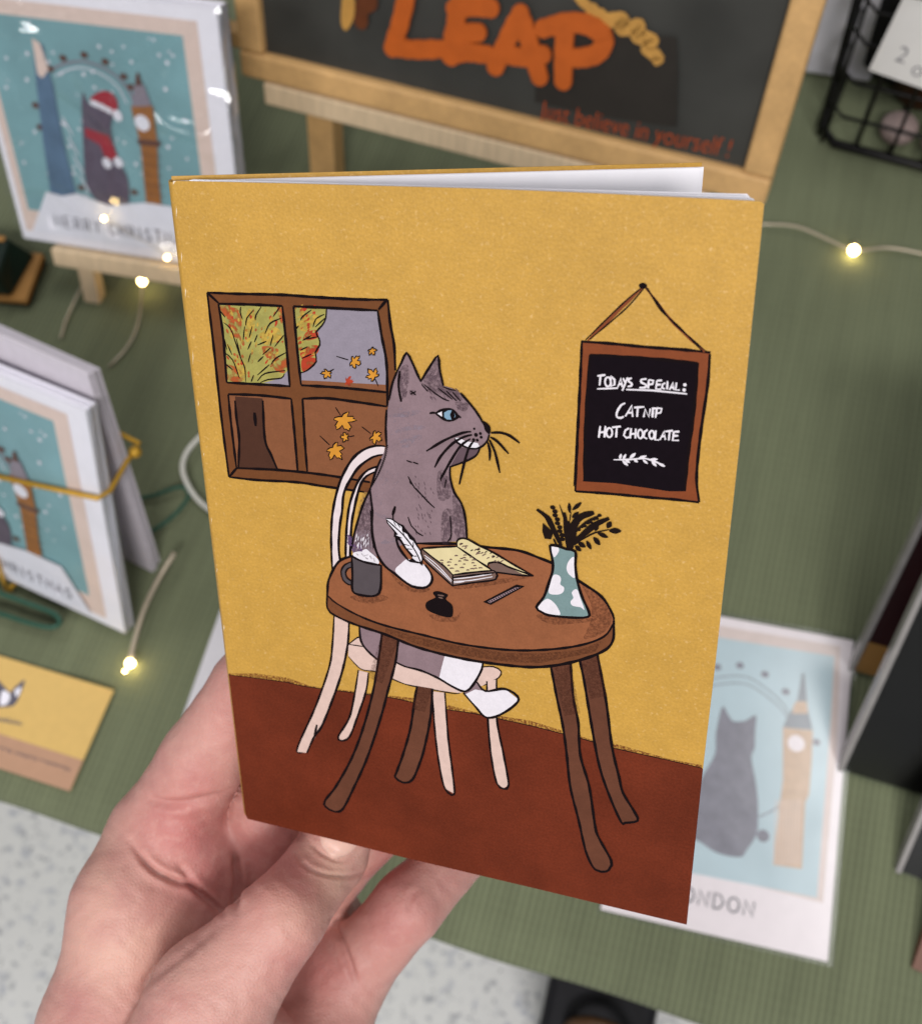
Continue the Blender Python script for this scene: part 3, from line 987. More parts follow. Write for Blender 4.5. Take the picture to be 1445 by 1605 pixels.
for k in range(22):                                    # ragged fur down the back of the neck and the chin
    t = k / 21
    x, y = 505 - 100 * t ** 1.6, 640 + 260 * t
    A.line(INK, c_(x + 10, y - 8, x - 10, y + 9), 0.00018, 0.7)
A.end()
lines(A, t_, INK, LW, (235, 60, 245, 190, 268, 265, 300, 312, 345, 347, 375, 372, 420, 402, 470, 410, 500, 397, 513, 370, 505, 340, 480, 305), (345, 40, 333, 80), (350, 150, 352, 200, 370, 240, 405, 285))
# face
A.fill(INK, f_(180, 385, 240, 332, 350, 317, 425, 348, 478, 425, 435, 468, 360, 489, 285, 474, 225, 432))
A.fill(WHT, f_(203, 385, 262, 360, 264, 425), False)
A.fill(BLUE, f_(288, 375, 340, 345, 385, 345, 362, 400, 382, 462, 325, 460, 292, 432), False)
A.fill(BLUE, f_(418, 378, 432, 420, 418, 440, 424, 410), False)
lines(A, f_, INK, 0.0004, (105, 384, 150, 376, 190, 382), (440, 398, 480, 425, 500, 442), (425, 700, 450, 750, 540, 800, 640, 828, 740, 815, 800, 770, 840, 715, 855, 650), (740, 820, 705, 900, 640, 950, 530, 1000, 355, 1062))
A.fill(WHT, f_(428, 692, 478, 690, 560, 735, 640, 745, 715, 758, 733, 798, 690, 818, 600, 813, 510, 770, 450, 730), False)
A.fill(INK, f_(745, 468, 820, 500, 868, 550, 874, 620, 852, 645, 805, 600, 782, 530))
for P in ((630, 615, 520, 630, 300, 720, 65, 860), (640, 655, 540, 680, 400, 760, 250, 920, 170, 1065), (620, 705, 500, 790, 380, 970, 240, 1220), (660, 735, 600, 820, 545, 1000, 480, 1280),
          (880, 630, 1000, 628, 1120, 670, 1240, 760), (870, 685, 960, 740, 1100, 895), (860, 720, 930, 880, 990, 1135), (835, 740, 865, 860, 860, 980)):
    A.line(INK, f_(*P), 0.00050, 0.5)
for x, y, q in ((668, 578, 12), (690, 655, 20), (745, 638, 15), (755, 685, 15), (660, 718, 17), (706, 722, 15)):
    A.dot(INK, *f_(x, y)[0], q * 0.000019)
A.build('printed_cat', front)
HD = A.h + 2e-6

# --- printed things on the table
A = Art(NB, HD)
A.line(MUG, m_(190, 545, 110, 580, 65, 650, 85, 740, 150, 795, 195, 800), 0.0009, 0)
lines(A, m_, INK, 0.00035, (180, 515, 90, 555, 38, 640, 65, 760, 140, 820, 190, 822), (185, 585, 130, 605, 98, 660, 115, 720, 160, 765, 190, 775))
A.fill(MUG, m_(180, 440, 330, 510, 560, 560, 572, 640, 565, 860, 510, 960, 380, 970, 220, 935, 185, 860), False)
A.fill(WHT, m_(200, 400, 250, 380, 310, 372, 370, 345, 430, 390, 520, 470, 545, 530, 490, 550, 330, 505, 210, 440))
lines(A, m_, INK, LW, (180, 440, 330, 512, 560, 562), (180, 440, 190, 700, 185, 860, 220, 935, 380, 972, 510, 962, 565, 870, 572, 560))
lines(A, m_, PENC, 0.0003, (310, 400, 340, 440, 400, 420), (240, 400, 270, 430), (420, 430, 450, 480), (470, 460, 490, 520), (360, 460, 400, 480))
LIL2 = mat('print_lilac_pen', '#5d4468', 0.6, 0.1, 700)
A.begin()
for k in range(9):
    x, y = 118 + 8 * (k % 3), 175 + 14 * k
    A.line(LIL2, m_(x, y, x + 25, y - 8, x + 45, y + 6, x + 22, y + 14), 0.00022, 0.5)
for k in range(16):
    x, y = random.uniform(180, 320), random.uniform(310, 385)
    A.line(LIL2 if k % 2 else MATS['print_lilac'], m_(x, y, x + random.uniform(-20, 20), y - random.uniform(20, 60)), 0.00026, 0.6)
for k in range(26):
    x, y = random.uniform(240, 440), random.uniform(120, 300)
    A.line(WHT if k % 3 else MATS['print_cat_dark'], m_(x, y, x + random.uniform(-25, 8), y + random.uniform(30, 80)), 0.00018, 0.8)
A.end()
A.build('printed_mug', front)

A = Art(NB, HD)
A.fill(INK, m_(634, -70, 715, -60, 800, 0, 870, 30, 900, 80, 960, 150, 1020, 210, 1060, 300, 1110, 370, 1130, 480, 1125, 570, 1085, 540, 960, 520, 930, 500, 990, 470, 880, 330, 820, 240, 740, 180, 745, 120, 700, 60, 650, 0), False)
A.fill(WHT, m_(640, -58, 705, -48, 790, 10, 848, 50, 850, 105, 920, 150, 950, 210, 1000, 240, 1045, 310, 1100, 390, 1115, 480, 1098, 520, 1040, 505, 985, 462, 1003, 430, 910, 330, 870, 260, 830, 200, 770, 160, 800, 150, 735, 75, 672, 5), False)
lines(A, m_, INK, 0.0003, (640, -50, 730, 30, 860, 150, 980, 300, 1060, 430, 1112, 560))
lines(A, m_, INK, 0.0002, (790, 10, 830, 60), (760, 160, 850, 200), (860, 100, 880, 170), (870, 280, 950, 300), (1000, 250, 1000, 320), (900, 340, 990, 350), (740, -20, 770, 40), (1000, 440, 1050, 440))
A.build('printed_quill', front)

A = Art(NB, HD + 4e-5)
A.fill(PAPER, k_(75, 215, 300, 200, 480, 195, 620, 290, 880, 465, 640, 485, 430, 515, 340, 420), False)
A.fill(PFL, k_(430, 515, 880, 468, 915, 485, 915, 562, 430, 640), False)
A.fill(PFL, k_(75, 220, 340, 422, 430, 515, 430, 640, 400, 615, 95, 330), False)
A.fill(PAPER, k_(480, 192, 478, 135, 520, 102, 600, 115, 740, 190, 900, 270, 1100, 390, 1345, 525, 1200, 500, 1050, 420, 950, 372, 840, 380, 830, 412, 620, 290), False)
A.fill(PFL, k_(840, 388, 900, 372, 1000, 400, 1240, 512, 1000, 490, 900, 480, 860, 450), False)
lines(A, k_, WHT, 0.0002, (440, 560, 600, 545, 870, 505), (440, 590, 640, 575, 880, 535), (110, 290, 250, 400, 420, 580), (440, 605, 560, 590), (120, 320, 300, 480, 415, 595))
lines(A, k_, INK, 0.0004, (75, 215, 300, 200, 480, 193), (75, 215, 220, 330, 340, 420, 430, 515), (430, 515, 640, 487, 880, 465), (430, 515, 430, 640), (75, 225, 95, 330, 400, 615, 430, 640), (430, 638, 640, 605, 915, 565, 918, 485, 880, 462), (480, 195, 478, 135, 520, 102, 600, 113, 740, 190, 900, 268, 1100, 388, 1345, 527),
      (480, 195, 620, 290, 880, 465), (830, 412, 840, 380, 950, 370, 1050, 420, 1345, 527), (1345, 527, 1200, 520, 900, 482), (430, 545, 640, 520, 900, 490))
for x, y in ((470, 297), (570, 290), (410, 340), (305, 350), (530, 330), (570, 345), (640, 315), (390, 370), (510, 358), (590, 350), (670, 345), (660, 378), (385, 408), (465, 400), (560, 393), (680, 410), (310, 380), (420, 440), (535, 432), (690, 440), (745, 435), (480, 472), (600, 460), (650, 445), (560, 320)):
    q = random.uniform(14, 26)
    A.line(PFL, k_(x - q, y + 3, x, y - 3, x + q, y + 2), 0.00028, 0.5)
A.begin()
for k in range(34):
    t = random.random()
    s_ = random.random()
    x, y = 520 + 420 * t + 150 * s_ * t - 10 * s_, 140 + 215 * t - 60 * s_ * (t - .2) + 45 * (1 - s_)
    A.line(PFL if k % 3 else INK, k_(x - 16, y + 8, x, y - 4, x + 14, y - 4), 0.00022, 0.5)
A.end()
A.build('printed_book', front)

A = Art(NB, HD)
A.fill(INK, k_(210, 712, 250, 700, 310, 712, 375, 742, 355, 780, 360, 802, 425, 862, 432, 960, 400, 995, 280, 975, 140, 910, 130, 830, 220, 780, 235, 765, 212, 735))
lines(A, k_, PFL, 0.0003, (260, 742, 330, 752), (268, 768, 318, 780))
A.build('printed_ink_bottle', front)
A = Art(NB, HD)
A.fill(INK, k_(772, 822, 1150, 626, 1245, 645, 862, 855), False)
A.fill(CATG, k_(825, 815, 1140, 658, 1200, 652, 850, 835), False)
for k in range(14):
    t = k / 13
    A.line(INK, k_(840 + 330 * t, 812 - 165 * t, 856 + 330 * t, 826 - 165 * t), 0.00022, 0.2)
A.build('printed_ruler', front)

A = Art(NB, HD)
vp = (255, 600, 350, 608, 460, 650, 575, 680, 575, 850, 600, 1050, 660, 1250, 745, 1440, 735, 1500, 600, 1512, 400, 1500, 240, 1480, 150, 1440, 85, 1380, 180, 1250, 240, 1080, 290, 920, 290, 800, 265, 680)
A.fill(TEAL, v_(*vp), False)
for P in ((268, 615, 350, 622, 370, 655, 355, 700, 310, 750, 285, 700), (530, 755, 565, 770, 574, 1000, 500, 970, 465, 900, 480, 820), (300, 975, 370, 980, 395, 1030, 385, 1090, 432, 1130, 420, 1190, 350, 1220, 242, 1200, 262, 1080),
          (560, 1160, 603, 1162, 640, 1270, 688, 1410, 640, 1380, 540, 1360, 515, 1310, 550, 1260, 530, 1200), (108, 1372, 200, 1280, 260, 1285, 330, 1350, 380, 1440, 370, 1477, 230, 1460, 150, 1440)):
    A.fill(WHT, v_(*P))
A.line(INK, v_(*vp, *vp[:2]), 0.00055, 0.1)
A.build('printed_vase', front)
A = Art(NB, HD)
for P, w in (((90, 150, 210, 240, 290, 380, 400, 610), 0.0010), ((230, 230, 300, 380, 380, 560), 0.0008), ((375, 90, 430, 250, 460, 400, 470, 650), 0.0003), ((440, 190, 460, 400, 480, 640), 0.0009), ((810, 190, 650, 240, 560, 350, 490, 630), 0.0013), ((660, 210, 590, 270, 540, 330), 0.0008),
             ((880, 230, 700, 320, 560, 450), 0.0005), ((1000, 262, 830, 340, 680, 460, 530, 600), 0.0011), ((540, 600, 700, 505, 820, 445, 1000, 405), 0.00028), ((520, 180, 500, 320), 0.0002), ((480, 300, 520, 640), 0.0016), ((560, 290, 520, 640), 0.0015), ((300, 520, 340, 600), 0.0004)):
    A.line(PLANT, v_(*P), w, 0.6)
for i in range(9):
    t = i / 8
    A.dot(PLANT, *v_(290 + 120 * t + 14 * (i % 2), 125 + 400 * t)[0], 0.00052, 0.0004)
    A.dot(PLANT, *v_(880 - 300 * t, 225 + 190 * t + 14 * (i % 2))[0], 0.0004, 0.0003)
for P in ((165, 320, 300, 440, 270, 525, 190, 518, 160, 430),):
    A.fill(PLANT, v_(*P), False)
for x, y, L, Wd, a in ((500, 130, 65, 24, 1.5), (595, 110, 75, 27, -0.7), (575, 220, 55, 26, -0.7), (1000, 345, 48, 36, -1.0), (1075, 420, 80, 36, 0.05), (920, 475, 75, 27, 0.4), (845, 550, 65, 32, 0.85), (745, 600, 62, 27, 1.05), (655, 595, 58, 30, 0.55), (610, 642, 52, 28, 0.7), (840, 380, 45, 30, -1.2)):
    c, s = math.cos(a), math.sin(a)
    A.fill(PLANT, v_(x - L * c, y - L * s, x - Wd * s * -1, y - Wd * c, x + L * c, y + L * s, x + Wd * s * -1, y + Wd * c))
A.build('printed_bouquet', front)

# ------------------------------------------------------------------ the hand
def seg_r(P, a, b, ra, rb):
    ab = b - a
    t = np.clip(((P - a) @ ab) / (ab @ ab), 0, 1)
    d = np.linalg.norm(P - a - t[..., None] * ab, axis=-1)
    return d - (ra + (rb - ra) * t)


def smin(a, b, k):
    h = np.clip(0.5 + 0.5 * (b - a) / k, 0, 1)
    return b + (a - b) * h - k * h * (1 - h)


def cam_mm(p):
    q = (Vector(p) - CAM) * 1000
    return np.array((q.dot(RIGHT), q.dot(DOWN), q.dot(FWD)))


def pd(x, y, d):                                       # photo pixel and distance (mm) -> camera-frame mm
    return np.array(((x - CX) / FPX * d, (y - CY) / FPX * d, d))


BO = NB.M @ RB @ Vector((0, 0, 0))
BN = (NB.M.to_3x3() @ RB.to_3x3() @ Vector((0, 0, 1))).normalized()


def back(x, y, off):                                   # off mm behind the back cover
    return cam_mm(on_plane(x, y, BO - BN * off * MM, BN))


def behind_front(x, y, off):
    return cam_mm(on_plane(x, y, NB.o - NB.N * off * MM, NB.N))


def surface_nets(f, org, h):
    nx, ny, nz = f.shape
    s = f < 0
    c = [s[dx:nx - 1 + dx, dy:ny - 1 + dy, dz:nz - 1 + dz] for dx in (0, 1) for dy in (0, 1) for dz in (0, 1)]
    cnt = sum(q.astype(np.int8) for q in c)
    act = (cnt > 0) & (cnt < 8)
    I = np.argwhere(act)
    idx = -np.ones(act.shape, int)
    idx[act] = np.arange(len(I))
    acc = np.zeros((len(I), 3))
    n = np.zeros(len(I))
    cor = [(dx, dy, dz) for dx in (0, 1) for dy in (0, 1) for dz in (0, 1)]
    for i in range(8):
        for j in range(i + 1, 8):
            a, b = np.array(cor[i]), np.array(cor[j])
            if np.abs(a - b).sum() != 1:
                continue
            fa = f[tuple((I + a).T)]
            fb = f[tuple((I + b).T)]
            m = (fa < 0) != (fb < 0)
            t = np.where(m, fa / np.where(fa == fb, 1, fa - fb), 0)
            acc += m[:, None] * (a + t[:, None] * (b - a))
            n += m
    V = org + (I + acc / n[:, None]) * h
    F = []
    for ax in range(3):
        sl0 = [slice(None)] * 3
        sl1 = [slice(None)] * 3
        sl0[ax] = slice(0, -1)
        sl1[ax] = slice(1, None)
        d = s[tuple(sl0)] != s[tuple(sl1)]
        E = np.argwhere(d)
        u, v = [(1, 2), (2, 0), (0, 1)][ax]
        ok = (E[:, u] > 0) & (E[:, v] > 0) & (E[:, u] < f.shape[u] - 1) & (E[:, v] < f.shape[v] - 1)
        E = E[ok]
        du = np.zeros(3, int)
        dv = np.zeros(3, int)
        du[u] = 1
        dv[v] = 1
        q = np.stack([idx[tuple((E - du - dv).T)], idx[tuple((E - dv).T)], idx[tuple(E.T)], idx[tuple((E - du).T)]], 1)
        flip = ~s[tuple(E.T)]
        q[flip] = q[flip][:, ::-1]
        F.append(q)
    return V, np.concatenate(F)


def make_hand():
    PALM = [(pd(510, 1440, 300), pd(545, 1500, 293), 10.5, 11),  # (point, point, radius, radius)
        (back(248, 1312, 15), pd(205, 1420, 266), 13.0, 13.5), (pd(205, 1420, 266), pd(175, 1620, 262), 13.5, 17),        # index metacarpal
        (pd(285, 1310, 273), pd(290, 1410, 274), 10.5, 10.5), (pd(335, 1340, 280), pd(330, 1430, 284), 10, 10),              # pad under the index finger
        (pd(400, 1360, 296), pd(340, 1600, 292), 11, 14), (pd(470, 1430, 299), pd(430, 1640, 290), 11, 15),                   # middle and ring metacarpals
        (pd(545, 1530, 283), pd(470, 1700, 276), 10.5, 15),                                                                  # little-finger side
        (pd(175, 1620, 262), pd(180, 1800, 258), 17, 20), (pd(385, 1650, 258), pd(290, 1780, 254), 13, 19),
        (pd(470, 1690, 272), pd(330, 1850, 262), 16, 21), (pd(200, 1790, 258), pd(260, 2000, 262), 20, 24), (pd(330, 1840, 262), pd(290, 2050, 264), 22, 24),
        (pd(270, 2000, 263), pd(270, 2600, 275), 25, 31),
    ]
    WEB = [(pd(245, 1440, 271), pd(330, 1500, 277), 9, 9), (pd(215, 1510, 268), pd(300, 1560, 269), 11, 11), (pd(205, 1640, 265), pd(280, 1680, 262), 14, 14)]
    INDEX = [(back(248, 1312, 15), back(318, 1192, 13.5), 12.6, 10.8), (back(318, 1192, 13.5), back(396, 1078, 12.0), 10.8, 10.2), (back(396, 1078, 12), back(500, 960, 10.5), 10.0, 8.8), (back(500, 960, 10.5), back(590, 880, 9.0), 8.6, 7.2)]
    MIDDLE = [(pd(405, 1365, 293), back(425, 1270, 14), 11, 10.6), (back(425, 1270, 14), back(620, 1080, 12), 10.2, 9.2), (back(620, 1080, 12), back(720, 960, 10), 9.0, 8.4), (back(720, 960, 10), back(800, 890, 8.5), 8.2, 7)]
    RING = [(pd(470, 1425, 296), back(560, 1319, 12), 11.0, 8.9), (back(560, 1319, 12), back(715, 1195, 11), 9.0, 8.6), (back(715, 1195, 11), back(810, 1100, 10), 8.4, 8), (back(810, 1100, 10), back(880, 1020, 8), 7.8, 6.8)]
    PINKY = [(pd(553, 1522, 283), pd(640, 1420, 277), 10.2, 9.3), (pd(640, 1420, 277), back(742, 1312, 12), 9.2, 8.2), (back(742, 1312, 12), back(830, 1215, 10), 8.0, 7.4), (back(830, 1215, 10), back(880, 1150, 8), 7.2, 6.2)]
    t3, t2, t1, t0 = behind_front(543, 1284, 9.4), behind_front(517, 1343, 7.6), pd(441, 1441, 242), pd(332, 1568, 243)
    THUMB = [(t0, t1, 14.6, 9.9), (t1, t2, 9.7, 9.0), (t2, t3, 9.0, 8.0), (pd(275, 1700, 248), t0, 17, 14.7)]
    prims = PALM + WEB + INDEX + MIDDLE + RING + PINKY + THUMB
    lo = np.min([np.minimum(a, b) - max(ra, rb) for a, b, ra, rb in prims], 0) - 4
    hi = np.max([np.maximum(a, b) + max(ra, rb) for a, b, ra, rb in prims], 0) + 4
    h = 1.1
    n = np.ceil((hi - lo) / h).astype(int) + 1
    ax = [lo[i] + np.arange(n[i]) * h for i in range(3)]
    G = np.stack(np.meshgrid(*ax, indexing='ij'), -1)

    def group(L, k, init=None):
        d = init
        for a, b, ra, rb in L:
            # only evaluate near the primitive
            l = np.maximum(((np.minimum(a, b) - max(ra, rb) - 14 - lo) / h).astype(int), 0)
            u = np.minimum(((np.maximum(a, b) + max(ra, rb) + 14 - lo) / h).astype(int) + 1, n)
            sl = tuple(slice(l[i], u[i]) for i in range(3))
            e = seg_r(G[sl], a, b, ra, rb)
            if d is None:
                d = np.full(G.shape[:3], 40.0)
            d[sl] = smin(d[sl], e, k)
        return d
    palm = group(PALM, 7.0)
    palm = group(WEB, 9.0, palm)
    res = palm.copy()
    for fng, k in ((INDEX, 4), (MIDDLE, 3), (RING, 3), (PINKY, 4), (THUMB, 5)):
        ff = group(fng, 2.5)
        res = np.minimum(res, smin(palm, ff, k)) if fng is not THUMB else smin(res, ff, 1.2)
    # a finger must not melt into its neighbour: small blend between the unions
    V, F = surface_nets(res, lo, h)
    # relax the grid steps
    e = np.concatenate([F[:, [0, 1]], F[:, [1, 2]], F[:, [2, 3]], F[:, [3, 0]]])
    e = np.unique(np.sort(e, 1), axis=0)
    deg = np.bincount(e.ravel(), minlength=len(V))[:, None]

    def relax(V, it, amt=0.5):
        for _ in range(it):
            s = np.zeros_like(V)
            np.add.at(s, e[:, 0], V[e[:, 1]])
            np.add.at(s, e[:, 1], V[e[:, 0]])
            V = V + (s / np.maximum(deg, 1) - V) * amt
        return V
    V = relax(V, 7)

    # one level of subdivision, by hand, so creases can be cut finely
    me = bpy.data.meshes.new('hand')

    def world(V):
        return [CAM + RIGHT * (p[0] * MM) + DOWN * (p[1] * MM) + FWD * (p[2] * MM) for p in V]
    me.from_pydata([tuple(p) for p in world(V)], [], F.tolist())
    me.update()
    o = bpy.data.objects.new('hand', me)
    COL.objects.link(o)
    sb = o.modifiers.new('smooth', 'SUBSURF')
    sb.levels = sb.render_levels = 1
    dg = bpy.context.evaluated_depsgraph_get()
    dg.update()
    me2 = bpy.data.meshes.new_from_object(o.evaluated_get(dg))
    o.modifiers.clear()
    o.data = me2
    bpy.data.meshes.remove(me)
    me2.name = 'hand'
    nv = len(me2.vertices)
    co = np.zeros(nv * 3)
    me2.vertices.foreach_get('co', co)
    co = co.reshape(-1, 3)
    no = np.zeros(nv * 3)
    me2.vertices.foreach_get('normal', no)
    no = no.reshape(-1, 3)
    rel = co - np.array(CAM)
    R3 = np.array((RIGHT, DOWN, FWD))
    cc = rel @ R3.T
    pxy = cc[:, :2] / cc[:, 2:] * FPX + np.array((CX, CY))
    facing = -(no * (rel / np.linalg.norm(rel, axis=1)[:, None])).sum(1)
    # which vertices are on the front, seen surface of the skin
    bm = bmesh.new()
    bm.from_mesh(me2)
    tree = BVHTree.FromBMesh(bm)
    bm.free()
    seen = np.zeros(nv, bool)
    cand = np.where((facing > -0.1) & (pxy[:, 1] > 980) & (pxy[:, 1] < 1750))[0]
    for i in cand:
        p = Vector(co[i])
        d = p - CAM
        hit = tree.ray_cast(CAM, d.normalized())
        seen[i] = hit[0] is not None and (hit[0] - CAM).length > d.length - 0.0022
    disp = np.zeros(nv)

    def crease(pts, depth, width, side=0.35):
        Q = catmull(pts, False, 4) if len(pts) > 2 else [np.array(p, float) for p in pts]
        Q = np.array(Q)
        best = np.full(nv, 1e9)
        along = np.zeros(nv)
        m = seen & (pxy[:, 0] > Q[:, 0].min() - 60) & (pxy[:, 0] < Q[:, 0].max() + 60) & (pxy[:, 1] > Q[:, 1].min() - 60) & (pxy[:, 1] < Q[:, 1].max() + 60)
        P = pxy[m]
        bb = np.full(len(P), 1e9)
        al = np.zeros(len(P))
        for i in range(len(Q) - 1):
            a, b = Q[i], Q[i + 1]
            t = np.clip(((P - a) @ (b - a)) / max(1e-9, (b - a) @ (b - a)), 0, 1)
            d = np.linalg.norm(P - a - t[:, None] * (b - a), axis=1)
            q = d < bb
            bb[q] = d[q]
            al[q] = (i + t[q]) / (len(Q) - 1)
        env = np.clip(np.minimum(al, 1 - al) * 4 + 0.15, 0, 1)
        g = -depth * np.exp(-(bb / width) ** 2) + side * depth * np.exp(-((bb - 2.1 * width) / (1.3 * width)) ** 2)
        disp[m] += g * env

    def swell(x, y, rx, ry, amt, rot=0.0):
        dx, dy = pxy[:, 0] - x, pxy[:, 1] - y
        c, s = math.cos(rot), math.sin(rot)
        u, v = (dx * c + dy * s) / rx, (-dx * s + dy * c) / ry
        disp[seen] += (amt * np.exp(-(u * u + v * v)))[seen]
    # hand folds, pixels of width, millimetres of depth
    crease([(228, 1250), (270, 1259), (315, 1254), (368, 1243)], 1.0, 6)
    crease([(205, 1318), (232, 1356), (262, 1376), (300, 1390), (330, 1412), (349, 1432)], 1.3, 5)
    crease([(276, 1352), (296, 1378), (312, 1402), (334, 1420), (346, 1430)], 0.7, 5)
    crease([(205, 1556), (240, 1530), (275, 1505), (315, 1472), (350, 1444)], 0.6, 9, 0.0)
    crease([(463, 1336), (476, 1355), (505, 1370), (545, 1374), (572, 1366)], 0.55, 3.2)
    crease([(484, 1318), (503, 1337), (528, 1349), (548, 1348), (562, 1338)], 0.5, 3)
    crease([(524, 1440), (536, 1478), (548, 1512), (560, 1545)], 1.0, 5)
    crease([(655, 1392), (643, 1412), (640, 1432)], 0.4, 5)
    crease([(368, 1330), (372, 1380), (368, 1428)], 1.2, 6)
    swell(285, 1308, 48, 34, 1.6, 0.5)
    swell(328, 1372, 30, 26, 1.0, 0.8)
    swell(300, 1190, 30, 60, 0.5, 0.6)
    # fine uneven skin
    rng = np.sin(pxy[:, 0] * 0.11 + np.sin(pxy[:, 1] * 0.07) * 2) * np.sin(pxy[:, 1] * 0.09 + np.sin(pxy[:, 0] * 0.05) * 2)
    disp[seen] += 0.09 * rng[seen]
    co = co + no * (disp * MM)[:, None]
    me2.vertices.foreach_set('co', co.ravel())
    me2.polygons.foreach_set('use_smooth', [True] * len(me2.polygons))
    # flush of the skin: pinker palm, paler knuckle (the skin's own colouring)
    red = np.zeros(nv)
    for x, y, rx, a in ((290, 1300, 75, 1.0), (330, 1380, 60, .9), (310, 1235, 50, .7), (430, 1350, 90, 1.0), (500, 1520, 70, .8), (600, 1440, 80, .6), (600, 1370, 60, .8), (650, 1410, 25, .5), (370, 1130, 60, .4)):
        red = np.maximum(red, a * np.exp(-((pxy[:, 0] - x) ** 2 + (pxy[:, 1] - y) ** 2) / rx ** 2))
    pale = np.zeros(nv)
    for x, y, rx, a in ((520, 1372, 42, 1.0), (490, 1335, 26, .6), (180, 1480, 80, .6), (150, 1350, 50, .5), (560, 1350, 25, .6), (470, 1420, 60, .4)):
        pale = np.maximum(pale, a * np.exp(-((pxy[:, 0] - x) ** 2 + (pxy[:, 1] - y) ** 2) / rx ** 2))
    at = me2.attributes.new('flush', 'FLOAT_COLOR', 'POINT')
    arr = np.stack([red, pale, np.zeros(nv), np.ones(nv)], 1)
    at.data.foreach_set('color', arr.ravel())
    m = bpy.data.materials.new('skin')
    m.use_nodes = True
    N, L = m.node_tree.nodes, m.node_tree.links
    b = N['Principled BSDF']
    av = N.new('ShaderNodeAttribute')
    av.attribute_name = 'flush'
    sx = N.new('ShaderNodeSeparateColor')
    L.new(av.outputs['Color'], sx.inputs[0])
    tc = N.new('ShaderNodeTexCoord')

    def mix(a, col, fac):
        x = N.new('ShaderNodeMix')
        x.data_type = 'RGBA'
        L.new(fac, x.inputs['Factor'])
        if isinstance(a, str):
            x.inputs['A'].default_value = (*lin(a), 1)
        else:
            L.new(a, x.inputs['A'])
        x.inputs['B'].default_value = (*lin(col), 1)
        return x.outputs['Result']

    def noise(scale, lo_, hi_, detail=3):
        n = N.new('ShaderNodeTexNoise')
        n.inputs['Scale'].default_value = scale
        n.inputs['Detail'].default_value = detail
        L.new(tc.outputs['Object'], n.inputs['Vector'])
        r = N.new('ShaderNodeMapRange')
        r.inputs['From Min'].default_value = lo_
        r.inputs['From Max'].default_value = hi_
        L.new(n.outputs['Fac'], r.inputs['Value'])
        return r.outputs[0], n.outputs['Fac']
    c = mix('#c6958b', '#b97570', sx.outputs['Red'])
    c = mix(c, '#d4ab99', sx.outputs['Green'])
    f1, _ = noise(90, 0.45, 1.1)
    c = mix(c, '#ad6f6e', f1)
    f2, _ = noise(420, 0.5, 1.3)
    c = mix(c, '#cfa297', f2)
    L.new(c, b.inputs['Base Color'])
    b.inputs['Roughness'].default_value = 0.5
    b.inputs['Specular IOR Level'].default_value = 0.35
    b.inputs['Subsurface Weight'].default_value = 0.18
    b.inputs['Subsurface Radius'].default_value = (0.0035, 0.0013, 0.0008)
    b.inputs['Subsurface Scale'].default_value = 1.0
    vo = N.new('ShaderNodeTexVoronoi')
    vo.inputs['Scale'].default_value = 1100
    vo.feature = 'DISTANCE_TO_EDGE'
    L.new(tc.outputs['Object'], vo.inputs['Vector'])
    _, n2 = noise(500, 0, 1)
    ad = N.new('ShaderNodeMath')
    ad.operation = 'ADD'
    L.new(vo.outputs['Distance'], ad.inputs[0])
    L.new(n2, ad.inputs[1])
    bp = N.new('ShaderNodeBump')
    bp.inputs['Strength'].default_value = 0.55
    bp.inputs['Distance'].default_value = 0.00025
    L.new(ad.outputs[0], bp.inputs['Height'])
    L.new(bp.outputs[0], b.inputs['Normal'])
    me2.materials.clear()
    me2.materials.append(m)
    tag(o, 'bare left hand gripping the yellow notebook from below, thumb tucked under its cover', 'hand')
    # thumbnail: a thin curved plate lying on the thumb, its free end under the cover
    bm = bmesh.new()
    bm.from_mesh(me2)
    tree = BVHTree.FromBMesh(bm)
    bm.free()
    ca, sa = 0.30, -0.955                               # thumb axis in the photo
    V, F = [], []
    NU, NV = 14, 16
    for j in range(NV + 1):
        b_ = j / NV
        half = 34 * math.sqrt(max(0.02, 1 - (1 - min(1, b_ * 2.2)) ** 2))
        for i in range(NU + 1):
            a_ = i / NU * 2 - 1
            ax_ = -8 + b_ * 78 - 7 * a_ * a_ * (-1)
            x = 523 + ca * ax_ + 0.955 * a_ * half
            y = 1340 + sa * ax_ + 0.30 * a_ * half
            hit = tree.ray_cast(CAM, ray(x, y).normalized())
            if hit[0] is None:
                P = at_depth(x, y, t3[2] * MM)
                nn = -FWD
            else:
                P, nn = hit[0], hit[1]
            V.append(P + nn * (0.00028 - 0.0005 * (b_ < 0.02) - 0.0004 * abs(a_) ** 4))
    for j in range(NV):
        for i in range(NU):
            k = j * (NU + 1) + i
            F.append((k, k + 1, k + NU + 2, k + NU + 1))
    mesh_obj('thumbnail', V, F, mat('nail', '#d9b0a2', 0.4, 0.03, 300, spec=0.35, sss=0.1), o, None, True)


make_hand()

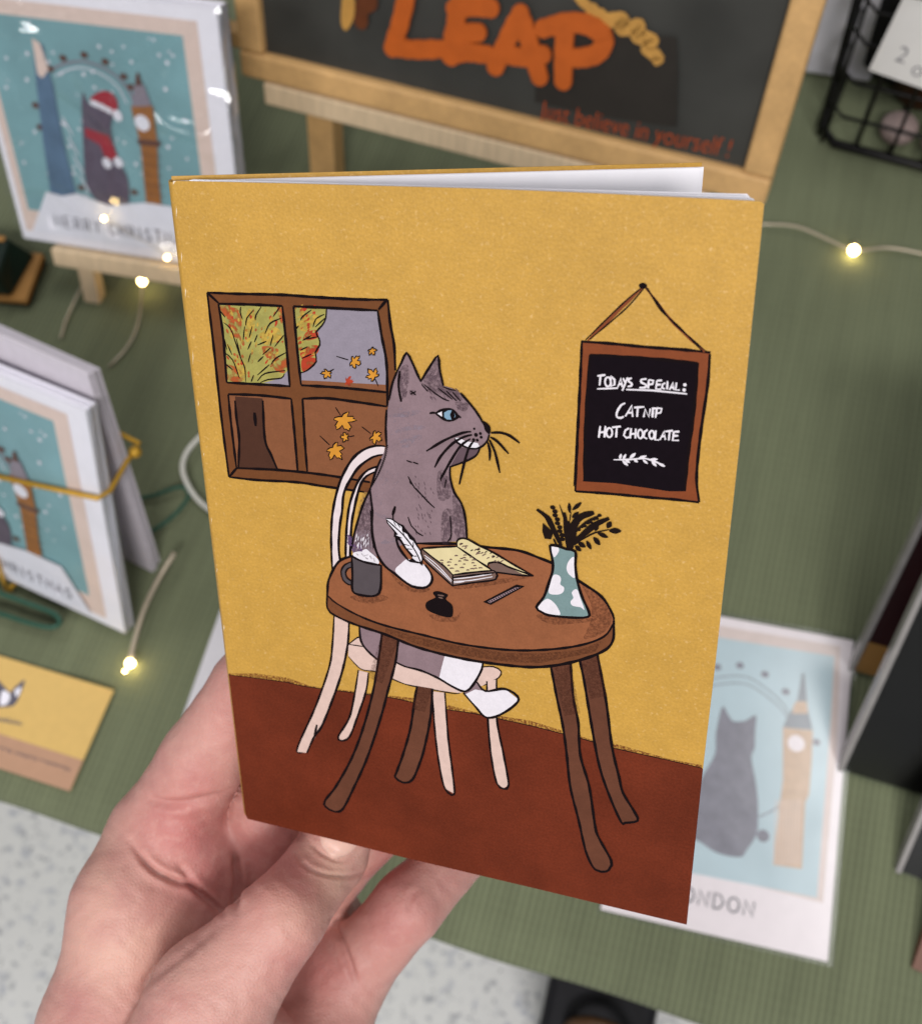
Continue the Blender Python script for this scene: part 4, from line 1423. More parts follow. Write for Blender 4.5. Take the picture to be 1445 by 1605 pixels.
# ------------------------------------------------------------------ cards on the table
WOOD = mat('pale_wood', '#c79f6a', 0.55, 0.12, 60, 0.15, 300, 0.3, 0.05, 400, stretch=(1, 1, 6))
WOODP = mat('raw_pale_wood', '#cdb696', 0.6, 0.1, 60, 0.15, 300, 0.3, stretch=(6, 1, 1))
CARDW = mat('card_white', '#eceaf4', 0.6, 0.02, 200)
KRAFT = mat('card_pink_border', '#dcc6bd', 0.6, 0.03, 200)
SKYT = mat('card_teal', '#7aa3ab', 0.6, 0.06, 60, patch=0.1, pscale=14)
SNOW = mat('card_snow', '#dfdfea', 0.6, 0.03, 100)
CAT2 = mat('card_cat', '#5b5162', 0.6, 0.1, 120)
TOWB = mat('card_tower_blue', '#55708c', 0.6, 0.15, 80)
BEN = mat('card_clock_tower', '#95602f', 0.6, 0.15, 120)
BEND = mat('card_tower_dark', '#5c3c33', 0.6, 0.1, 120)
REDC = mat('card_red', '#9b2a38', 0.6, 0.08, 120)
TXT = mat('card_lettering', '#5d5a66', 0.6, 0.05, 200)
FILM = film('cellophane', 0.08, 1.0, 19, 0.10)
FILM2 = film('cellophane_flat', 0.2, 0.04, 12, 0.035)
x_ = T(0, 0, 400 / 1396)

C1 = Sheet((-0.4131, 0.3134, 0.0380), (0.1460, 0.0072, 0), (-0.0032, 0.0641, 0.1333))
# the design in the card's own metres, read off the photograph of the first card
DES = {}
for key, P in (('sky', (-60, 75, 500, 125, 1037, 185, 1075, 560, 1110, 950, 1128, 1140, 140, 1060, 0, 440)),
               ('tower', (185, 215, 240, 240, 270, 380, 295, 450, 320, 600, 370, 850, 425, 1065, 350, 1075, 285, 1060, 240, 750, 205, 450)), ('tower_top', (180, 200, 225, 230, 272, 375, 240, 420, 213, 400)),
               ('cat', (455, 510, 490, 560, 560, 590, 622, 610, 612, 700, 650, 860, 700, 960, 712, 1060, 690, 1130, 560, 1110, 480, 1000, 462, 800)), ('hat', (500, 548, 530, 505, 590, 490, 640, 530, 648, 600, 600, 610)),
               ('scarf', (470, 690, 600, 735, 625, 790, 655, 860, 590, 872, 555, 785, 475, 740)), ('ben', (722, 575, 842, 572, 865, 760, 872, 960, 893, 1155, 810, 1152, 775, 780)), ('roof', (742, 455, 792, 455, 835, 572, 728, 575)),
               ('spire', (752, 390, 765, 390, 785, 460, 745, 460)), ('band', (755, 752, 885, 765, 882, 795, 765, 785)),
               ('snow', (130, 1075, 260, 1040, 350, 1065, 430, 1050, 520, 1085, 600, 1115, 800, 1100, 1000, 1130, 1130, 1120, 1150, 1250, 1155, 1335, 600, 1320, 165, 1290))):
    DES[key] = [C1.uv(x, y) for x, y in x_(*P)]
DLN = {}
for key, P in (('wheel', (285, 375, 350, 345, 460, 330, 580, 370, 680, 450, 740, 560, 770, 700)), ('wheel2', (310, 410, 380, 375, 460, 365, 560, 400, 650, 470, 700, 560)), ('brim', (500, 550, 560, 575, 620, 607))):
    DLN[key] = [C1.uv(x, y) for x, y in x_(*P)]
PODS = [C1.uv(x, y) for x, y in x_(280, 370, 350, 312, 465, 295, 580, 332, 682, 412, 720, 470, 200, 570, 225, 690, 740, 1045, 450, 1020)]


def christmas_design(sh, parent, w, h):
    A = Art(sh, 2e-4, False, hs=2.5e-5)
    A.fill(KRAFT, [(0.0035, 0.006), (w - 0.0115, 0.006), (w - 0.0115, h - 0.0075), (0.0035, h - 0.0075)], False)
    sky = DES['sky']
    xs0, xs1 = 0.0085, w - 0.0205
    A.fill(SKYT, [(xs0, 0.02), (xs1, 0.02), (xs1, h - 0.0155), (xs0, h - 0.0155)], False)
    rnd = random.Random(3)
    for k in range(70):
        A.dot(SNOW, rnd.uniform(xs0 + 0.003, xs1 - 0.003), rnd.uniform(0.045, h - 0.018), rnd.uniform(0.0005, 0.0012))
    A.line(GREYV, DLN['wheel'], 0.0012, 0, True, 0)
    A.line(SNOW, DLN['wheel2'], 0.0007, 0, True, 0)
    for u, v in PODS:
        A.dot(BEND, u, v, 0.0022, 0.0018)
    A.fill(TOWB, DES['tower'], False)
    A.fill(KRAFT, DES['tower_top'], False)
    for i in range(5):
        u0, v0 = DES['tower'][0]
        A.line(SNOW, [(u0 + 0.008 + i * 0.001, v0 - 0.04 - i * .011), (u0 + 0.012 + i * 0.001, v0 - 0.05 - i * .011)], 0.001)
    A.fill(CAT2, DES['cat'])
    A.fill(REDC, DES['hat'])
    A.line(SNOW, DLN['brim'], 0.003, 0.1)
    A.fill(REDC, DES['scarf'], False)
    for x, y in ((592, 885), (655, 880), (650, 625)):
        A.dot(SNOW, *sh0(x, y), 0.0028, 0.0032)
    A.fill(BEN, DES['ben'], False)
    A.fill(GREYV, DES['roof'], False)
    A.fill(BEND, DES['spire'], False)
    A.fill(BEND, DES['band'], False)
    A.dot(SNOW, *sh0(785, 665), 0.0045)
    bl, br = DES['ben'][5], DES['ben'][4]
    tl, tr = DES['ben'][6], DES['ben'][3]
    for i in range(7):
        t = i / 7
        A.line(BEND, [(tl[0] + (bl[0] - tl[0]) * t, tl[1] + (bl[1] - tl[1]) * t), (tl[0] + (bl[0] - tl[0]) * t + 0.012, tl[1] + (bl[1] - tl[1]) * t)], 0.0005)
    A.fill(SNOW, [(xs0, 0.0065), (xs1, 0.0065)] + [(u, v) for u, v in DES['snow'] if xs0 < u < xs1 and v > 0.022][::-1], False)
    stroke_text(A, TXT, 'MERRY CHRISTMAS', 0.026, 0.0125, 0.0043, 0.0075, 0.0021, 0.001)
    A.build('printed_design', parent)


def sh0(x, y):
    return C1.uv(*x_(x, y)[0])


def card_pack(name, sh, w, h, thick, label, cat, film_m, group=None):
    t = empty(name, sh.M, label, cat, group)
    mb = MB()
    n = max(1, int(thick / 0.0016))
    for k in range(n):
        j = 0.0006 * math.sin(k * 2.3)
        mb.box((j, abs(j), -thick * (k + 1) / n + 0.0002), (w + j, h - 0.001 + j, -thick * k / n))
    body = mb.build('card', CARDW, t)
    fm = MB()
    e = 0.003
    nx, ny = 24, 24
    V, F = [], []
    for j in range(ny + 1):
        for i in range(nx + 1):
            u, v = -e + (w + 2 * e) * i / nx, -e * 0.4 + (h + 1.4 * e) * j / ny
            V.append((u, v, 0.0022 + 0.0006 * math.sin(u * 160 + v * 70) * math.sin(v * 120)))
    for j in range(ny):
        for i in range(nx):
            k = j * (nx + 1) + i
            F.append((k, k + 1, k + nx + 2, k + nx + 1))
    fm.add(V, F)
    fm.box((w + 0.0006, 0, -thick), (w + 0.0012, h, 0.001))
    fm.build('cellophane_sleeve', film_m, t, True)
    return t, body


t, body = card_pack('greeting_card_pack', C1, 0.1462, 0.1479, 0.012, 'stack of wintry cat Christmas cards in shiny cellophane standing on the small pale easel', 'greeting cards', FILM)
christmas_design(C1, body, 0.1462, 0.1479)

# small easel under it
ez = empty('display_easel', C1.M, 'small pale wooden easel holding the Christmas cards beside the chalkboard', 'easel', None)
M1 = MB().box((0.021, -0.0125, -0.016), (0.140, -0.0012, 0.006)).build('ledge', WOODP, ez, bevel=0.0008)
for x0 in (0.030, 0.112):
    MB().box((x0, -0.0415, -0.012), (x0 + 0.011, -0.0126, -0.003)).build('leg', WOODP, ez, bevel=0.0008)
    MB().box((x0, -0.012, -0.026), (x0 + 0.010, 0.115, -0.0165)).build('leg', WOODP, ez, bevel=0.0008)
mb = MB()
inv = C1.M.inverted()
p0 = inv @ Vector((-0.35, 0.385, 0.12))
p1 = inv @ Vector((-0.345, 0.43, 0.001))
mb.tube([p0, p1], 0.0045, 8).build('leg', WOODP, ez)

# second pack, tied with a gold elastic, in front at the left
yaw, lean = -0.151, 0.428
U2 = Vector((math.cos(yaw), math.sin(yaw), 0))
n2 = Vector((-math.sin(yaw), math.cos(yaw), 0))
V2 = n2 * math.sin(lean) + Vector((0, 0, math.cos(lean)))
BR2 = Vector((-0.2640, 0.1015, 0.0035))
W2, H2 = 0.1462, 0.157
C2 = Sheet(BR2 - U2 * W2, U2, V2)
t, body = card_pack('greeting_card_pack', C2, W2, H2, 0.007, 'cellophane pack of Christmas cards tied with a gold elastic cord', 'greeting cards', FILM2)
christmas_design(C2, body, W2, H2)
# the pack standing behind it, leaning the other way like a tent
lean3 = -0.10
V3 = n2 * math.sin(lean3) + Vector((0, 0, math.cos(lean3)))
top2 = BR2 + V2 * H2
B3 = Vector((-0.2655, 0.1440, 0.001))
V3 = (BR2 + V2 * (H2 + 0.012) + U2 * 0.001 + n2 * 0.012 - B3).normalized()
L3 = (BR2 + V2 * (H2 + 0.012) + n2 * 0.012 - B3).length
C3 = Sheet(B3 - U2 * W2, U2, V3)
t3 = empty('greeting_card_pack', C3.M, 'plain grey-backed card pack propped behind the pack tied with gold cord', 'greeting cards')
GREYC = mat('card_grey_back', '#cfc9d2', 0.6, 0.04, 200)
mb = MB()
for k in range(4):
    mb.box((0.0005 * math.sin(k), 0, -0.002 * (k + 1) + 0.0003), (W2 + 0.0006 * math.sin(k * 2), L3 - 0.001 * k, -0.002 * k))
mb.build('card', GREYC, t3)
# gold elastic: around both packs, and a vertical turn
GOLD = mat('gold_cord', '#b98f2f', 0.35, 0.1, 500, metal=0.35)


def on2(u, v, z=0.003):
    return C2.M @ Vector((u, v, z))


def on3(u, v, z=-0.009):
    return C3.M @ Vector((u, v, z))


gb = empty('elastic_cord', on2(W2 * 0.5, 0.08), 'gold elastic cord wrapped around the left card pack', 'elastic cord')
gw = gb.matrix_world.copy()
uvr = C2.uv(172, 778)
uvl = C2.uv(0, 741)
sl = (uvr[1] - uvl[1]) / (uvr[0] - uvl[0])
v0 = uvr[1] - sl * uvr[0]
P = [on2(-0.002, v0), on2(0.05, v0 + sl * 0.05), on2(0.1, v0 + sl * 0.1), on2(W2 + 0.0005, v0 + sl * W2), on2(W2 + 0.002, v0 + sl * W2, -0.004), on3(W2 + 0.003, 0.098, 0.002), on3(W2 + 0.003, 0.100, -0.009), on3(W2 - 0.03, 0.105), on3(0.0, 0.11)]
MB().tube(P, 0.0013, 8).build('cord', GOLD, gb, True, W=gw)
MB().ball(on3(W2 + 0.004, 0.0995, -0.004), 0.0032, 10).build('knot', GOLD, gb, True, W=gw)
a = C2.uv(0, 868)
b2 = C2.uv(22, 938)
MB().tube([on2(a[0] - 0.04, a[1] + 0.075), on2(*a), on2(*b2), on2(b2[0] + 0.004, -0.001), on2(b2[0] + 0.004, -0.003, -0.004)], 0.0012, 8).build('cord', GOLD, gb, True, W=gw)

# green wire stand at its foot
GRN = mat('green_wire', '#2c5344', 0.35, 0.08, 300, metal=0.2)
st = empty('wire_stand', on_z(40, 965), 'green bent-wire card stand at the foot of the tied pack', 'stand')
gw = st.matrix_world.copy()
for dz, dy in ((0.004, 0), (0.009, 0.006)):
    P = [on_z(-160, 890 + dy * 500, dz), on_z(-60, 912, dz), on_z(0, 930, dz), on_z(50, 948, dz), on_z(85, 962, dz), on_z(94, 976, dz), on_z(80, 984, dz), on_z(40, 975, dz), on_z(0, 962, dz), on_z(-100, 940, dz)]
    MB().tube([Vector(p) for p in catmull(P, False, 0.004)], 0.0014, 8).build('wire', GRN, st, True, W=gw)
gl = empty('wire_loop', on_z(250, 790), 'loose loop of dark green wire lying on the cloth beside the grey-backed pack', 'wire')
gw = gl.matrix_world.copy()
P = [on_z(208, 782, .002), on_z(240, 777, .003), on_z(270, 766, .004), on_z(288, 764, .004), on_z(296, 776, .003), on_z(282, 798, .002), on_z(255, 822, .002), on_z(225, 838, .002), on_z(212, 842, .002)]
MB().tube([Vector(p) for p in catmull(P, False, 0.003)], 0.0012, 8).build('wire', GRN, gl, True, W=gw)

# business card
BZ = Sheet((-0.3440, 0.0165, 0.0006), (0.9995, -0.012, 0), (0.012, 0.9995, 0))
bz = empty('business_card', BZ.M, 'yellow and tan business card with a small cat sketch lying on the cloth', 'business card')
bw, bh = 0.0845, 0.0555
MB().box((0, 0, -0.0006), (bw, bh, 0)).build('card', mat('bizcard_yellow', '#d3b06a', 0.6, 0.03, 200), bz)
A = Art(BZ, 5e-5, False, hs=1.5e-5)
A.fill(mat('bizcard_tan', '#b58e74', 0.6, 0.03, 200), [(0, 0), (bw, 0), (bw, 0.0165), (0, 0.0165)], False)
A.px = True
z3 = T(0, 980, 420 / 1079)
A.fill(TXT, z3(-25, 215, 10, 240, 40, 270, 60, 250, 100, 220, 85, 270, 60, 320, 20, 330, -30, 320))
A.fill(CARDW, z3(10, 265, 40, 280, 30, 315, 0, 320))
A.fill(CARDW, z3(60, 265, 85, 250, 70, 290))
for k in range(9):
    A.line(TXT, z3(-10 + k * 11, 372 + 2 * k + random.uniform(-8, 4), -4 + k * 11, 388 + 2 * k, 2 + k * 11, 374 + 2 * k + random.uniform(-4, 8)), 0.0005)
for k in range(34):
    x = -60 + k * 10.2
    if k in (11, 21):
        continue
    y = 468 + (x + 60) * 0.31
    A.line(TXT, z3(x, y, x + 2, y + random.uniform(8, 18), x + 7, y + random.uniform(2, 16)), 0.00035)
A.build('printed_design', bz)

# plain sheet partly under the notebook, left
SH = Sheet(on_z(288, 1118, 0.0006), (1, 0.03, 0), (-0.03, 1, 0))
u = (on_z(345, 958, 0.0006) - on_z(288, 1118, 0.0006)).normalized()
SH = Sheet(on_z(280, 1140, 0.0006), (u.y, -u.x, 0), u)
ps = empty('paper_sheet', SH.M, 'plain white card lying on the cloth behind the hand, mostly hidden by the notebook', 'card')
MB().box((0, 0, -0.0005), (0.105, 0.105, 0)).build('card', mat('plain_white_card', '#cfcdd2', 0.65, 0.02, 200), ps)

# the city print at the right
LO = on_z(941, 1426, 0.0012)
LR = on_z(1297, 1508, 0.0012)
UL = (LR - LO).normalized()
LS = Sheet(LO, UL, (-UL.y, UL.x, 0))
lw, lh = 0.1061, 0.1575
lp = empty('art_print', LS.M, 'pale print of a grey cat by a clock tower, lying flat right of the notebook', 'art print')
LWH = mat('print_card_white', '#efe3e7', 0.55, 0.02, 200)
lbody = MB().box((0, 0, -0.0012), (lw, lh, 0)).build('card', LWH, lp, bevel=0.0004)
y_ = T(1040, 700, 405 / 1083)
q_ = T(860, 1250, 585 / 1445)
A = Art(LS, 5e-5, True, hs=1.2e-5)
LBLU = mat('print_pale_blue', '#bdced6', 0.55, 0.03, 60, patch=0.05, pscale=20)  # blue, tower and cat tones lightened to carry the sleeve's sheen haze
LBEN = mat('print_pale_tower', '#cdae95', 0.55, 0.08, 200)
LGR = mat('print_pale_grey', '#8d9199', 0.55, 0.05, 200)
LCAT = mat('print_pale_cat', '#888590', 0.55, 0.12, 160)
A.fill(mat('print_pink_border', '#dcc9c4', 0.6, 0.03, 200), y_(-120, 690, 740, 838, 735, 1000, 722, 1300) + q_(1062, 410, 300, 215), False)
A.fill(LBLU, y_(-110, 740, 300, 812, 715, 880, 700, 1150) + q_(1038, 390, 800, 342, 555, 295, 290, 235), False)
for off in (0, 30):
    A.line(LGR, y_(60, 1060 + off, 140, 1000 + off, 220, 970 + off, 340, 965 + off, 430, 1015 + off, 500, 1080 + off, 545, 1160 + off * .5), 0.0007, 0)
for x, y in ((225, 925), (320, 918), (425, 955), (512, 1028), (140, 950), (640, 1240)):
    A.dot(LCAT, *y_(x, y)[0], 0.0021, 0.0018)
A.line(LCAT, q_(800, 80, 850, 60, 900, 30), 0.0007)
A.dot(LCAT, *q_(830, 150)[0], 0.003)
A.fill(LBEN, y_(500, 1178, 625, 1190, 622, 1300, 610, 1460) + q_(993, 20, 980, 278, 868, 262, 890, 60) + y_(500, 1400), False)
for k in range(9):
    A.line(KRAFT, q_(880 + k * 12, 10, 872 + k * 12, 262), 0.0005, 0)
A.fill(LGR, y_(525, 1120, 540, 1100, 600, 1080, 625, 1188, 500, 1178), False)
A.fill(LBEN, y_(545, 1085, 565, 1060, 600, 1065, 605, 1120, 540, 1120), False)
A.fill(LGR, y_(580, 950, 590, 950, 602, 1070, 560, 1068), False)
A.dot(LWH, *y_(556, 1245)[0], 0.0042)
A.fill(LCAT, y_(246, 1092, 268, 1120, 292, 1152, 342, 1150, 362, 1138, 388, 1130, 384, 1190, 382, 1262, 368, 1305, 385, 1400, 396, 1500, 392, 1600) + q_(810, 60, 806, 140, 770, 200, 740, 232, 650, 215, 580, 170, 480, 120) + y_(110, 1500, 165, 1380, 215, 1290, 220, 1200), True)
ub, vb = LS.uv(*q_(795, 462)[0])
px_ = 0.0071
A.px = False
stroke_text(A, mat('print_lettering', '#6c6a72', 0.6, 0.05, 200), 'LONDON', ub - 6 * px_ + 0.0015, vb - 0.0004, 0.0055, 0.0068, px_ - 0.0055, 0.0009)
A.build('printed_design', lbody)
MB().box((-0.002, -0.002, 0.0006), (lw + 0.002, lh + 0.002, 0.0009)).build('cellophane_sleeve', FILM2, lp)

# ------------------------------------------------------------------ chalkboard on its easel
SG = Sheet((-0.2956, 0.4264, 0.0850), (0.3123, -0.0288, 0), (0.0060, 0.0642, 0.1890))
sw, sh_ = 0.3136, 0.2
sg = empty('chalkboard_sign', SG.M, 'wood-framed chalkboard sign with orange lettering behind the notebook', 'sign')
fw = 0.0155
mb = MB()
mb.box((0, 0, -0.012), (sw, fw, 0.004))
mb.box((0, sh_ - fw, -0.012), (sw, sh_, 0.004))
mb.box((0, fw, -0.012), (fw, sh_ - fw, 0.0038))
mb.box((sw - fw, fw, -0.012), (sw, sh_ - fw, 0.0038))
mb.build('frame', WOOD, sg, bevel=0.002)
BRD = mat('chalkboard_black', '#3a3a37', 0.42, 0.12, 30, patch=0.15, pscale=18)
bd = MB().box((fw - 0.002, fw - 0.002, -0.008), (sw - fw + 0.002, sh_ - fw + 0.002, -0.002)).build('board', BRD, sg)
e4 = T(340, 0, 560 / 1445)
e5 = T(800, 0, 645 / 1445)
SGB = Sheet(SG.o + SG.N * -0.002, SG.U, SG.V)
ORG = mat('orange_lettering', '#b3561c', 0.5, 0.08, 120)
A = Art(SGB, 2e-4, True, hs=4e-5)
A.fill(mat('dark_reflection', '#2a2622', 0.5, 0.1, 60), e5(110, 60, 585, 125, 590, 250, 585, 440, 300, 400, 90, 350), False)  # dark reflection in the board, put in as a flat colour patch
lt = Art(SGB, 2.4e-3, True, hs=4e-5)
for P in (e4(780, -60, 745, 90, 712, 190), e4(715, 185, 800, 195, 915, 193), e4(985, 10, 965, 110, 950, 225), e4(965, 30, 1040, 20, 1110, 28), e4(955, 140, 1010, 128, 1060, 125), e4(945, 220, 1010, 205, 1095, 215),
          e4(1130, 265, 1180, 150, 1230, 50), e4(1230, 50, 1265, 160, 1308, 305), e4(1150, 210, 1240, 225, 1320, 215), e5(118, 95, 200, 75, 280, 85, 330, 130, 310, 180, 250, 198, 190, 195), e5(195, 85, 190, 180, 188, 280)):
    lt.line(ORG, P, 0.0098, 0.1, True, 0.05)
    for q in (P[0], P[-1]):
        lt.dot(ORG, *q, 0.0048)
o = lt.build('lettering', bd)
sd = o.modifiers.new('thickness', 'SOLIDIFY')
sd.thickness = 0.002
sd.offset = -1
TANL = mat('painted_leaf_tan', '#b98a45', 0.5, 0.1, 120)
A.build('painted_reflection', bd)
A = Art(SGB, 6e-4, True, hs=4e-5)
A.line(TANL, e5(235, -20, 300, 35, 345, 65, 390, 60, 400, 95, 450, 85, 455, 125, 495, 130, 490, 170, 525, 195, 505, 215), 0.0075, 0.5)
A.build('painted_leaf', bd)
A = Art(SGB, 6e-4, True, hs=4e-5)
A.fill(TANL, e4(520, -40, 560, -20, 560, 60, 530, 115, 508, 80))
A.line(mat('painted_leaf_brown', '#5c3018', 0.5, 0.1, 120), e4(600, -40, 590, 60, 585, 110), 0.008, 0.7)
A.line(MATS['painted_leaf_brown'], e4(640, -40, 620, 40), 0.007, 0.7)
A.build('painted_leaf', bd)
A = Art(SGB, 6e-4, True, hs=4e-5)
b0 = SGB.uv(*e5(105, 405)[0], 2e-4)
b1 = SGB.uv(*e5(770, 545)[0], 2e-4)
d = np.array(b1) - np.array(b0)
V2_, F2_, wt = text_flat('Just believe in yourself !', 1.0, 0.1)
k = np.linalg.norm(d) / wt
dv = d / np.linalg.norm(d)
A.raw(mat('red_orange_lettering', '#b04a1e', 0.5, 0.08, 120), [(b0[0] + (x * dv[0] - y * dv[1] * 1.35) * k, b0[1] + (x * dv[1] + y * dv[0] * 1.35) * k) for x, y in V2_], F2_)
A.build('painted_motto', bd)
ez = empty('display_easel', SG.M, 'larger wooden easel carrying the chalkboard sign', 'easel', None)
MB().box((0.015, -0.0135, -0.02), (sw - 0.03, -0.0006, 0.0050)).build('ledge', WOODP, ez, bevel=0.001)
for x0 in (0.028, sw - 0.07):
    MB().box((x0, -0.0895, -0.036), (x0 + 0.018, 0.18, -0.021)).build('leg', WOOD, ez, bevel=0.001)
inv = SG.M.inverted()
MB().tube([inv @ Vector((-0.15, 0.50, 0.2)), inv @ Vector((-0.14, 0.58, 0.006))], 0.007, 8).build('leg', WOOD, ez)
MB().box((-0.03, 0.002, -0.036), (0.06, 0.012, -0.022)).build('crossbar', WOOD, ez, bevel=0.001)

# ------------------------------------------------------------------ dark prints in sleeves at the right edge
DRK = mat('dark_print', '#11100e', 0.35, 0.15, 40)
MAR = mat('maroon_print', '#35191c', 0.4, 0.2, 40)
TANP = mat('tan_print', '#a87a42', 0.5, 0.06, 100)
BRP = mat('brown_print', '#6a4535', 0.5, 0.08, 100)
SLV = mat('sleeve_edge', '#8d8a88', 0.25, 0.08, 100, spec=0.6)


def dark_pack(px, yaw, lean, w, h, label, face, foot=None, sleeve=True):
    U = Vector((math.cos(yaw), math.sin(yaw), 0))
    n = Vector((-math.sin(yaw), math.cos(yaw), 0))
    V = n * math.sin(lean) + Vector((0, 0, math.cos(lean)))
    S = Sheet(on_z(*px, 0.001), U, V)
    t = empty('print_pack', S.M, label, 'art prints')
    MB().box((0.003, 0, -0.006), (w, h, 0)).build('print', face, t)
    if foot:
        MB().box((0.003, 0.0004, 0.0003), (w, foot[1], 0.0006)).build('printed_band', foot[0], t)
    if not sleeve:
        return S
    MB().box((0, -0.0008, -0.007), (0.0025, h + 0.001, 0.0012)).build('sleeve_edge', SLV, t)
    MB().box((0.0026, -0.0008, 0.0012), (w + 0.002, h + 0.001, 0.0015)).build('cellophane_sleeve', FILM2, t)
    return S


dark_pack((1313, 1205), -0.044, 0.598, 0.11, 0.15, 'black art print in a silver-edged sleeve, front of the leaning row', DRK)
dark_pack((1330, 1048), -0.038, 0.469, 0.11, 0.15, 'maroon art print with a tan lower band, behind the black one', MAR, (TANP, 0.022))
dark_pack((1404, 1363), -0.10, 0.95, 0.10, 0.06, 'low grey sleeved pack at the right edge below the black print', DRK)
dark_pack((1419, 1514), -0.10, 1.15, 0.10, 0.05, 'flat brown print pack in the lower right corner of the photo', BRP, None, False)

# ------------------------------------------------------------------ wire basket, top right
BLKW = mat('black_wire', '#0c0b0b', 0.4, 0.1, 200)
c0 = on_z(1277, 224)
c1 = on_z(1445, 268)
ux = (c1 - c0).normalized()
uy = Vector((-ux.y, ux.x, 0))
BM_ = Matrix(((ux.x, uy.x, 0, c0.x), (ux.y, uy.y, 0, c0.y), (0, 0, 1, 0), (0, 0, 0, 1)))
bk = empty('wire_basket', BM_, 'black wire basket holding dark and brown wares at the top right', 'basket')
bx, by, bhh = 0.22, 0.14, 0.125
loop = lambda z, g: [(g, 0.012 + g, z), (0.012 + g, g, z), (bx - 0.012 - g, g, z), (bx - g, 0.012 + g, z), (bx - g, by - 0.012 - g, z), (bx - 0.012 - g, by - g, z), (0.012 + g, by - g, z), (g, by - 0.012 - g, z)]
MB().tube(loop(bhh, -0.004), 0.003, 8, True).build('rim', BLKW, bk, True)
MB().tube(loop(0.004, 0.0), 0.003, 8, True).build('base_ring', BLKW, bk, True)
mb = MB()
for z in (0.028, 0.055, 0.083, 0.105):
    mb.tube(loop(z, -0.001), 0.0012, 6, True)
for i in range(11):
    x = 0.004 + (bx - 0.008) * i / 10
    for y, g in ((0, -1), (by, 1)):
        mb.tube([(x, y, 0.004), (x, y + g * 0.004, bhh)], 0.0012, 6)
    mb.tube([(x, 0, 0.003), (x, by, 0.003)], 0.001, 6)
for i in range(7):
    y = 0.004 + (by - 0.008) * i / 6
    for x, g in ((0, -1), (bx, 1)):
        mb.tube([(x, y, 0.004), (x + g * 0.004, y, bhh)], 0.0012, 6)
mb.build('wire_mesh', BLKW, bk, True)


def ware(name, label, cat, x, y, prof, m, mtop=None):
    t = empty(name, BM_ @ Matrix.Translation((x, y, 0.005)), label, cat)
    MB().lathe(prof, 20).build('body', m, t, True)
    if mtop:
        r, z = prof[-1]
        MB().lathe([(r * 0.98, z + .0003), (r * 1.05, z + 0.002), (r * 1.05, z + 0.012), (r * 0.9, z + 0.014)], 20).build('lid', mtop, t, True)


PINKW = mat('pinkish_tub', '#8d7d79', 0.5, 0.05, 60)
DKB = mat('dark_brown_ware', '#3d2415', 0.4, 0.15, 60)
AMB = mat('amber_ware', '#7a4a22', 0.35, 0.2, 60)
REDW = mat('red_ware', '#8a2a22', 0.4, 0.1, 60)
ware('jar', 'dark brown jar inside the wire basket, left of the amber jar', 'jar', 0.052, 0.06, [(0.017, 0), (0.019, 0.003), (0.019, 0.05), (0.014, 0.06)], DKB, BLKW)
ware('jar', 'amber jar inside the wire basket, right of the dark brown jar', 'jar', 0.082, 0.05, [(0.017, 0), (0.019, 0.003), (0.019, 0.05), (0.014, 0.06)], AMB, BLKW)
ware('tub', 'small white tub low in the wire basket, nearer its corner', 'tub', 0.046, 0.020, [(0.010, 0), (0.0115, 0.002), (0.0115, 0.007), (0.010, 0.009)], PINKW)
ware('tub', 'small white tub low in the wire basket, under the amber jar', 'tub', 0.074, 0.018, [(0.011, 0), (0.0125, 0.002), (0.0125, 0.008), (0.011, 0.010)], PINKW)
ware('jar', 'red jar inside the wire basket at the right edge of the photo', 'jar', 0.118, 0.035, [(0.016, 0), (0.018, 0.003), (0.018, 0.045), (0.014, 0.055)], REDW, BLKW)
t = empty('pouch', BM_ @ Matrix.Translation((0.03, 0.075, 0.005)), 'black pouch standing in the back corner of the wire basket', 'pouch')
MB().lathe([(0.016, 0), (0.024, 0.01), (0.026, 0.06), (0.02, 0.11), (0.012, 0.125)], 18).build('body', mat('black_fabric', '#141316', 0.7, 0.15, 200), t, True)
# white price card hooked on the basket's front
tg = empty('price_tag', BM_ @ Matrix.Translation((0.018, -0.013, 0.092)) @ Matrix.Rotation(-0.25, 4, 'X') @ Matrix.Rotation(0.10, 4, 'Y'), 'white price card with grey figures on the wire basket', 'price tag')
TGW = mat('tag_white', '#d8d6d4', 0.6, 0.02, 100)
MB().box((0, -0.0006, -0.012), (0.055, 0, 0.040)).build('card', TGW, tg)
V_, F_, wt = text_flat('2', 0.013)
V3_, F3_, _ = text_flat('o', 0.013)
vv = [(0.0105 + x, -0.0009, -0.002 + y) for x, y in V_] + [(0.0215 + x, -0.0009, -0.0065 + y) for x, y in V3_]
mesh_obj('figures', vv, F_ + [[i + len(V_) for i in f] for f in F3_], TXT, tg)
# white box behind
wb = empty('white_box', on_z(1290, 118), 'white box standing between the chalkboard and the wire basket', 'box')
gw = wb.matrix_world.copy()
MB().box((-0.018, 0.0, 0), (0.03, 0.06, 0.10)).build('box_body', CARDW, wb, bevel=0.002)

